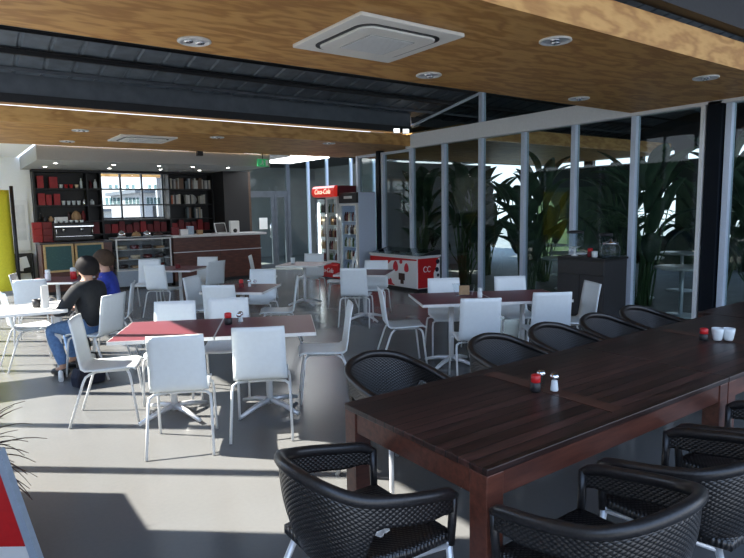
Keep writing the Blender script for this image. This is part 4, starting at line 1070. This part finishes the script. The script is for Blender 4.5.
# books right of the window
rnd = random.Random(21)
def books(l, x0, x1, dark, group):
    x = x0; i = 0; out = []
    while x < x1:
        w = rnd.uniform(.03, .06); h = rnd.uniform(.20, .29)
        c = rnd.choice(BOOKC[:-1] if not dark else BOOKC[2:])
        out.append((x+w/2, w-.003, h, c)); x += w
    for i, (x, w, h, c) in enumerate(out):
        nth = ordn[i] if i < 12 else ['thirteenth', 'fourteenth', 'fifteenth', 'sixteenth', 'seventeenth', 'eighteenth', 'nineteenth', 'twentieth'][i-12]
        o = on_shelf(qbox(-w/2, w/2, -.09, .09, 0, h), c, 'book', 'book', 'upright book on the %s shelf, %s of %s from the window' % (l, nth, group), 'books on the shelves right of the window', x, lv[l], .11)
books('top', 4.86, 5.16, False, 'the left batch'); books('top', 5.24, 5.88, False, 'the long batch')
books('middle', 4.86, 5.10, True, 'the left batch'); books('middle', 5.24, 5.42, False, 'the middle batch'); books('middle', 5.62, 5.78, True, 'the right batch')
books('bottom', 5.26, 5.34, False, 'the left batch'); books('bottom', 5.45, 5.62, True, 'the right batch')
on_shelf(MB().prism([(.16*math.cos(PI*k/12), .16*math.sin(PI*k/12)+.09) for k in range(13)]+[(-.1, 0), (.1, 0)], -.01, .01, 'y'), 'grey_wall', 'plate', 'plate', 'round grey plate standing behind the books on the middle shelf', None, 5.45, lv['middle'], .24)
# red packets along the low shelf
for i in range(22):
    x = [1.87, 2.04, 2.21, 2.38, 2.55, 2.72, 3.03, 3.29, 3.46, 3.63, 3.80, 3.97, 4.14, 4.31, 4.48, 4.65, 4.94, 5.11, 5.28, 5.45, 5.62, 5.80][i]
    h = .24+.045*math.sin(i*2.3)
    mb = MB().prism([(-.075, 0), (.075, 0), (.07, h*.8), (.06, h), (-.06, h), (-.07, h*.8)], -.045, .045, 'y')
    on_shelf(mb, 'red_dark' if i % 4 else 'red_tin', 'coffee_packet', 'packet', '%s red coffee packet on the low shelf, %s from its left end' % ('bright' if not i % 4 else 'dark', (ordn+['thirteenth', 'fourteenth', 'fifteenth', 'sixteenth', 'seventeenth', 'eighteenth', 'nineteenth', 'twentieth', 'twenty-first', 'twenty-second'])[i]), 'red packets on the low shelf', x, 1.20, .14)
for i in range(6):
    o = qbox(-.09, .09, -.08, .08, 0, .14).build('coffee_packet', M['red_dark'] if i % 2 else M['red_tin'], loc=(1.70+.19*(i % 2)-.08, CY+.55, 1.1005+.142*(i//2)), bevel=.006)
    tag(o, 'red packet in the stack left of the espresso machine, %s, %s layer' % (['left column', 'right column'][i % 2], ['bottom', 'middle', 'top'][i//2]), 'packet', 'stacked red packets on the service counter')
# back wall poster and the stand under it
t = empty('framed_poster', (1.24, BY-.045, .86), 0, 'white framed poster on the white back wall left of the shelves', 'poster')
qbox(0, .40, 0, .03, 0, 1.17).build('frame', M['white'], t, bevel=.004); qbox(.07, .33, -.004, 0, .24, 1.06).build('print', m_wood('faint_grey_print', (.62, .63, .64), (.80, .80, .80), (3, 3, 3), .7), t)
t = empty('magazine_stand', (1.22, BY-.34, 0), 0, 'black stand with white papers below the poster', 'stand')
mb = MB(); mb.box(0, .03, 0, .28, 0, .80); mb.box(.39, .42, 0, .28, 0, .80); mb.box(.02, .40, .25, .28, 0, .80); mb.box(.02, .40, .0, .26, .0, .04); mb.build('frame', M['black'], t)
for i, (x, z, a) in enumerate(((.06, .42, .15), (.2, .46, -.2), (.12, .10, .1), (.24, .08, -.15))):
    mb = MB(); T_ = Matrix.Translation((x, .12, z)) @ Matrix.Rotation(a, 4, 'Y') @ Matrix.Rotation(R(-12), 4, 'X'); mb.box(0, .15, 0, .012, 0, .26, T_); mb.build('paper', M['paper'], t)
for z in (.36, .06): qbox(.03, .39, .02, .25, z, z+.012).build('shelf', M['black'], t)
# folded yellow cloth banner at the left edge
t = empty('banner_stand', (.76, 12.3, 0), R(10), 'tall yellow cloth banner with a black pole at the left edge', 'banner')
rows = []
for i in range(10):
    z = .35+1.78*i/9; rows.append([(-.75+.083*j, .03*math.sin(j*1.1+i*.1), z) for j in range(13)])
MB().grid(rows).build('cloth', M['yellow'], t, solid=.01)
MB().tube([(.28, 0, 0), (.28, 0, 2.2)], .03).build('pole', M['black'], t); MB().lathe([(.22, 0), (.22, .03), (.05, .06), (0, .06)], .28, 0, 0, n=20).build('base', M['black'], t)

# ================================================================== PEOPLE
def skinned(name, V, E_, m, parent, sub=2, root=0):
    """a continuous skin grown over a joint skeleton: V = [(x, y, z, radius), ...]"""
    me = bpy.data.meshes.new(name); me.from_pydata([v[:3] for v in V], E_, []); me.materials.append(m)
    o = bpy.data.objects.new(name, me); COL.objects.link(o); o.parent = parent
    md = o.modifiers.new('skin', 'SKIN'); md.use_smooth_shade = True; md.branch_smoothing = .4
    if not me.skin_vertices: me.attributes.new('x', 'FLOAT', 'POINT')
    sv = me.skin_vertices[0].data
    for i, v in enumerate(V):
        r = v[3]; sv[i].radius = r if isinstance(r, tuple) else (r, r); sv[i].use_root = (i == root)
    s = o.modifiers.new('smooth', 'SUBSURF'); s.levels = sub; s.render_levels = sub
    return o
def person(loc, deg, label, top_m, leg_m, hair_m, shoe_m, lean=.10, head_fwd=.14, hz=1.135, long_hair=False, arms=((.30, .33, .66), (.22, .35, .66)), feet=((.10, .30), (-.12, .16))):
    t = empty('person', loc, R(deg-90), label, 'person')
    V, E_ = [], []
    def add(p, r, par=None):
        V.append((*p, r)); i = len(V)-1
        if par is not None: E_.append((par, i))
        return i
    pel = add((0, -.02, .53), (.15, .11)); bel = add((0, lean*.2, .68), (.14, .105), pel); che = add((0, lean*.7, .86), (.155, .11), bel)
    nb = add((0, lean*1.05, .99), .07, che); nk = add((0, head_fwd*.85, hz-.085), .05, nb)
    h1 = add((0, head_fwd+.01, hz-.04), (.068, .075), nk); h2 = add((0, head_fwd, hz+.03), (.078, .094), h1); add((0, head_fwd-.01, hz+.09), (.058, .072), h2)
    add((0, head_fwd+.105, hz-.015), .014, h1)
    for s in (-1, 1): add((s*.085, head_fwd-.01, hz), .016, h2)
    J = {}
    for s, (ax, ay, az) in zip((1, -1), arms):
        sh = add((s*.175, lean, .935), .07, che); el = add((s*.255, lean+.10, .72), .048, sh); wr = add((s*ax*.6, ay, az), .030, el)
        pa = add((s*ax*.55, ay+.07, az+.005), (.036, .018), wr)
        for k in range(4):
            fx = s*(ax*.55)+(-.027+.018*k); fl = (.055, .068, .072, .060)[k]
            a = add((fx, ay+.115, az+.006), .0085, pa); b = add((fx, ay+.115+fl*.5, az), .0078, a); add((fx, ay+.11+fl*.85, az-.016), .0065, b)
        th = add((s*ax*.55-s*.034, ay+.06, az+.002), .010, pa); add((s*ax*.55-s*.045, ay+.10, az-.002), .008, th)
        J[s] = (V[sh], V[el], V[wr])
    for s, (fx, fy) in zip((1, -1), feet):
        hp = add((s*.09, .02, .50), .088, pel); kn = add((s*.13, .42, .50), .062, hp); an = add((s*.12+fx*.3, fy+.10, .085), .040, kn); add((s*.12+fx*.3, fy+.22, .035), .036, an)
        J[('l', s)] = (V[hp], V[kn], V[an])
    skinned('body', V, E_, M['skin'], t)
    # jacket
    V, E_ = [], []
    pel = add((0, -.02, .49), (.195, .15)); bel = add((0, lean*.2, .67), (.188, .145), pel); che = add((0, lean*.7, .86), (.20, .145), bel); add((0, lean*1.02, .995), (.10, .09), che)
    for s in (1, -1):
        a, b, c = J[s]; sh = add((a[0]*1.02, a[1], a[2]), .085, che); el = add(b[:3], .066, sh); mid = add(((b[0]+c[0])/2, (b[1]+c[1])/2, (b[2]+c[2])/2), .056, el); add((c[0]+(b[0]-c[0])*.12, c[1]+(b[1]-c[1])*.12, c[2]+(b[2]-c[2])*.12), .048, mid)
    skinned('jacket', V, E_, M[top_m], t)
    V, E_ = [], []
    pel = add((0, -.02, .52), (.165, .12))
    for s in (1, -1):
        a, b, c = J[('l', s)]; hp = add((a[0], a[1]+.04, a[2]+.01), .105, pel); kn = add(b[:3], .078, hp); mid = add(((b[0]+c[0])/2, (b[1]+c[1])/2, (b[2]+c[2])/2), .066, kn); add((c[0], c[1], c[2]+.02), .055, mid)
    skinned('trousers', V, E_, M[leg_m], t)
    for s in (1, -1):
        c = J[('l', s)][2]
        V, E_ = [], []
        h = add((c[0], c[1]-.06, .042), .042); m_ = add((c[0], c[1]+.05, .045), .046, h); add((c[0], c[1]+.16, .036), .036, m_)
        skinned('shoe', V, E_, M[shoe_m], t)
    # hair: a cap over the crown and back of the head
    rows = []
    for i in range(9):
        ph = R(0)+R(134)*i/8
        r = []
        for j in range(25):
            th = 2*PI*j/24; front = math.sin(th)
            p2 = ph*(1-.42*max(0, front))*(1+(.22 if long_hair else .05)*max(0, -front))
            wv = 1+.035*math.sin(th*7+i*1.3)+.02*math.sin(th*13+i*2.1); r.append((.101*wv*math.sin(p2)*math.cos(th), head_fwd-.008+.119*wv*math.sin(p2)*math.sin(th), hz+.022+.114*math.cos(p2)))
        rows.append(r)
    MB().grid(rows).build('hair', M[hair_m], t, solid=.016, sub=1)
    mb = MB()
    for s in (-1, 1): mb.lathe([(0, -.009), (.009, 0), (0, .009)], s*.032, head_fwd+.088, hz+.012, n=8)
    mb.build('eyes', M['black'], t)
    MB().tube([(-.022, head_fwd+.088, hz-.052), (0, head_fwd+.094, hz-.052), (.022, head_fwd+.088, hz-.052)], .005, 6).build('mouth', M['strawberry'], t)
    return t
person((1.205, 6.785, 0), 131, 'person with black hair in a charcoal jacket and jeans, seated, turned away', 'jacket', 'jeans', 'hair_black', 'black', hz=1.12, lean=.03, head_fwd=.02)
person((1.585, 7.64, 0), 160, 'person with brown hair in a royal blue jacket, seated behind the one in charcoal', 'blue_cloth', 'dark_trousers', 'hair_brown', 'white_plastic', hz=1.13, head_fwd=.06, lean=.04)
t = empty('shoulder_bag', (1.06, 6.38, 0), .4, 'dark bag on the floor beside the person in the charcoal jacket', 'bag')
MB().prism([(-.15, .0), (.15, 0), (.16, .10), (.12, .19), (-.12, .19), (-.16, .10)], -.06, .06, 'y').build('body', M['navy_cloth'], t, bevel=.02)
MB().tube(catmull([(-.11, 0, .18), (-.09, 0, .30), (.09, 0, .30), (.11, 0, .18)], 4), .010, 6).build('strap', M['black'], t)

# ================================================================== LEFT FOREGROUND
t = empty('sign_board', (.235, 2.98, 0), R(-36), 'red board with a pale aluminium edge in the bottom left corner', 'sign')
MB().prism([(-.42, .20), (-.048, .20), (-.16, .66), (-.42, .66)], -.012, .012, 'y').build('panel', M['red'], t)
MB().prism([(-.42, .02), (-.004, .02), (-.048, .20), (-.42, .20)], -.011, .011, 'y').build('base_strip', M['white_paint'], t)
MB().prism([(-.048, .20), (-.004, .02), (.035, .02), (-.125, .66), (-.16, .66)], -.018, .018, 'y').build('edge_frame', M['blue_base'], t)
for x in (-.36, -.05): qbox(x-.03, x+.03, -.10, .10, 0, .02).build('foot', M['alu'], t)
t = empty('potted_plant', (.01, 3.66, 0), 0, 'spiky bronze-leaved plant reaching in at the left edge', 'plant')
MB().lathe([(.07, 0), (.09, .02), (.11, .26), (.12, .30), (.105, .30), (.10, .26), (0, .26)], n=24).build('pot', M['terracotta'], t)
MB().lathe([(.10, .262), (0, .268)], n=20).build('soil', M['soil'], t)
MB().tube([(0, 0, .26), (.01, 0, .36), (0, .01, .50)], [.02, .018, .014], 8).build('stem', M['leaf_brown'], t)
rnd = random.Random(9); mb = MB()
for i in range(58):
    az = rnd.uniform(0, 2*PI); L = rnd.uniform(.26, .42); a = rnd.uniform(-.2, 1.2); p = Vector((0, 0, rnd.uniform(.34, .52)))
    d = Vector((math.cos(az), math.sin(az), 0)); sd = Vector((-math.sin(az), math.cos(az), 0)); rows = []
    for k in range(8):
        w = .007*(1-(k/7)**2)+.0012
        rows.append([p-sd*w+Vector((0, 0, w*.5)), p, p+sd*w+Vector((0, 0, w*.5))]); p = p+(d*math.cos(a)+Vector((0, 0, math.sin(a))))*L/7; a -= rnd.uniform(.05, .22)
    mb.grid(rows)
mb.build('foliage', M['leaf_brown'], t, solid=.002)

# ================================================================== LIGHT
W = bpy.data.worlds.new('sky'); SC.world = W; W.use_nodes = True
bg = W.node_tree.nodes['Background']
tc = W.node_tree.nodes.new('ShaderNodeTexCoord'); sp = W.node_tree.nodes.new('ShaderNodeSeparateXYZ'); W.node_tree.links.new(tc.outputs['Generated'], sp.inputs[0])
rp = ramp(W.node_tree, sp.outputs['Z'], [(.0, (.86, .92, 1.0)), (.5, (.42, .62, 1.0))])
W.node_tree.links.new(rp, bg.inputs['Color']); bg.inputs['Strength'].default_value = 1.7
sun = bpy.data.lights.new('sun', 'SUN'); sun.energy = 12.5; sun.color = (1, .94, .84); sun.angle = R(.6)
so = bpy.data.objects.new('sun', sun); COL.objects.link(so)
el = R(43); so.rotation_euler = Vector((.766*math.cos(el), -.643*math.cos(el), -math.sin(el))).to_track_quat('-Z', 'Y').to_euler()
so.location = (-8, 10, 9)

# ================================================================== CAMERA
cam = bpy.data.cameras.new('camera'); cam.sensor_width = 36; cam.lens = 36*595.16/744; cam.clip_start = .05; cam.clip_end = 300
co = bpy.data.objects.new('camera', cam); COL.objects.link(co)
r0, r1, r2 = Vector((0.811723, -0.583795, -0.016986)), Vector((-0.082545, -0.085884, -0.99288)), Vector((0.57818, 0.807346, -0.117904))
mt = Matrix((r0, -r1, -r2)).transposed().to_4x4(); mt.translation = Vector((0, 0, 1.7)); co.matrix_world = mt
SC.camera = co
SC.view_settings.view_transform = 'Standard'; SC.view_settings.look = 'None'
SC.view_settings.exposure = 0.62; SC.view_settings.gamma = 1.0; SC.view_settings.use_curve_mapping = False
SC.cycles.use_denoising = True
SC.cycles.max_bounces = 10; SC.cycles.transparent_max_bounces = 16; SC.cycles.sample_clamp_indirect = 8
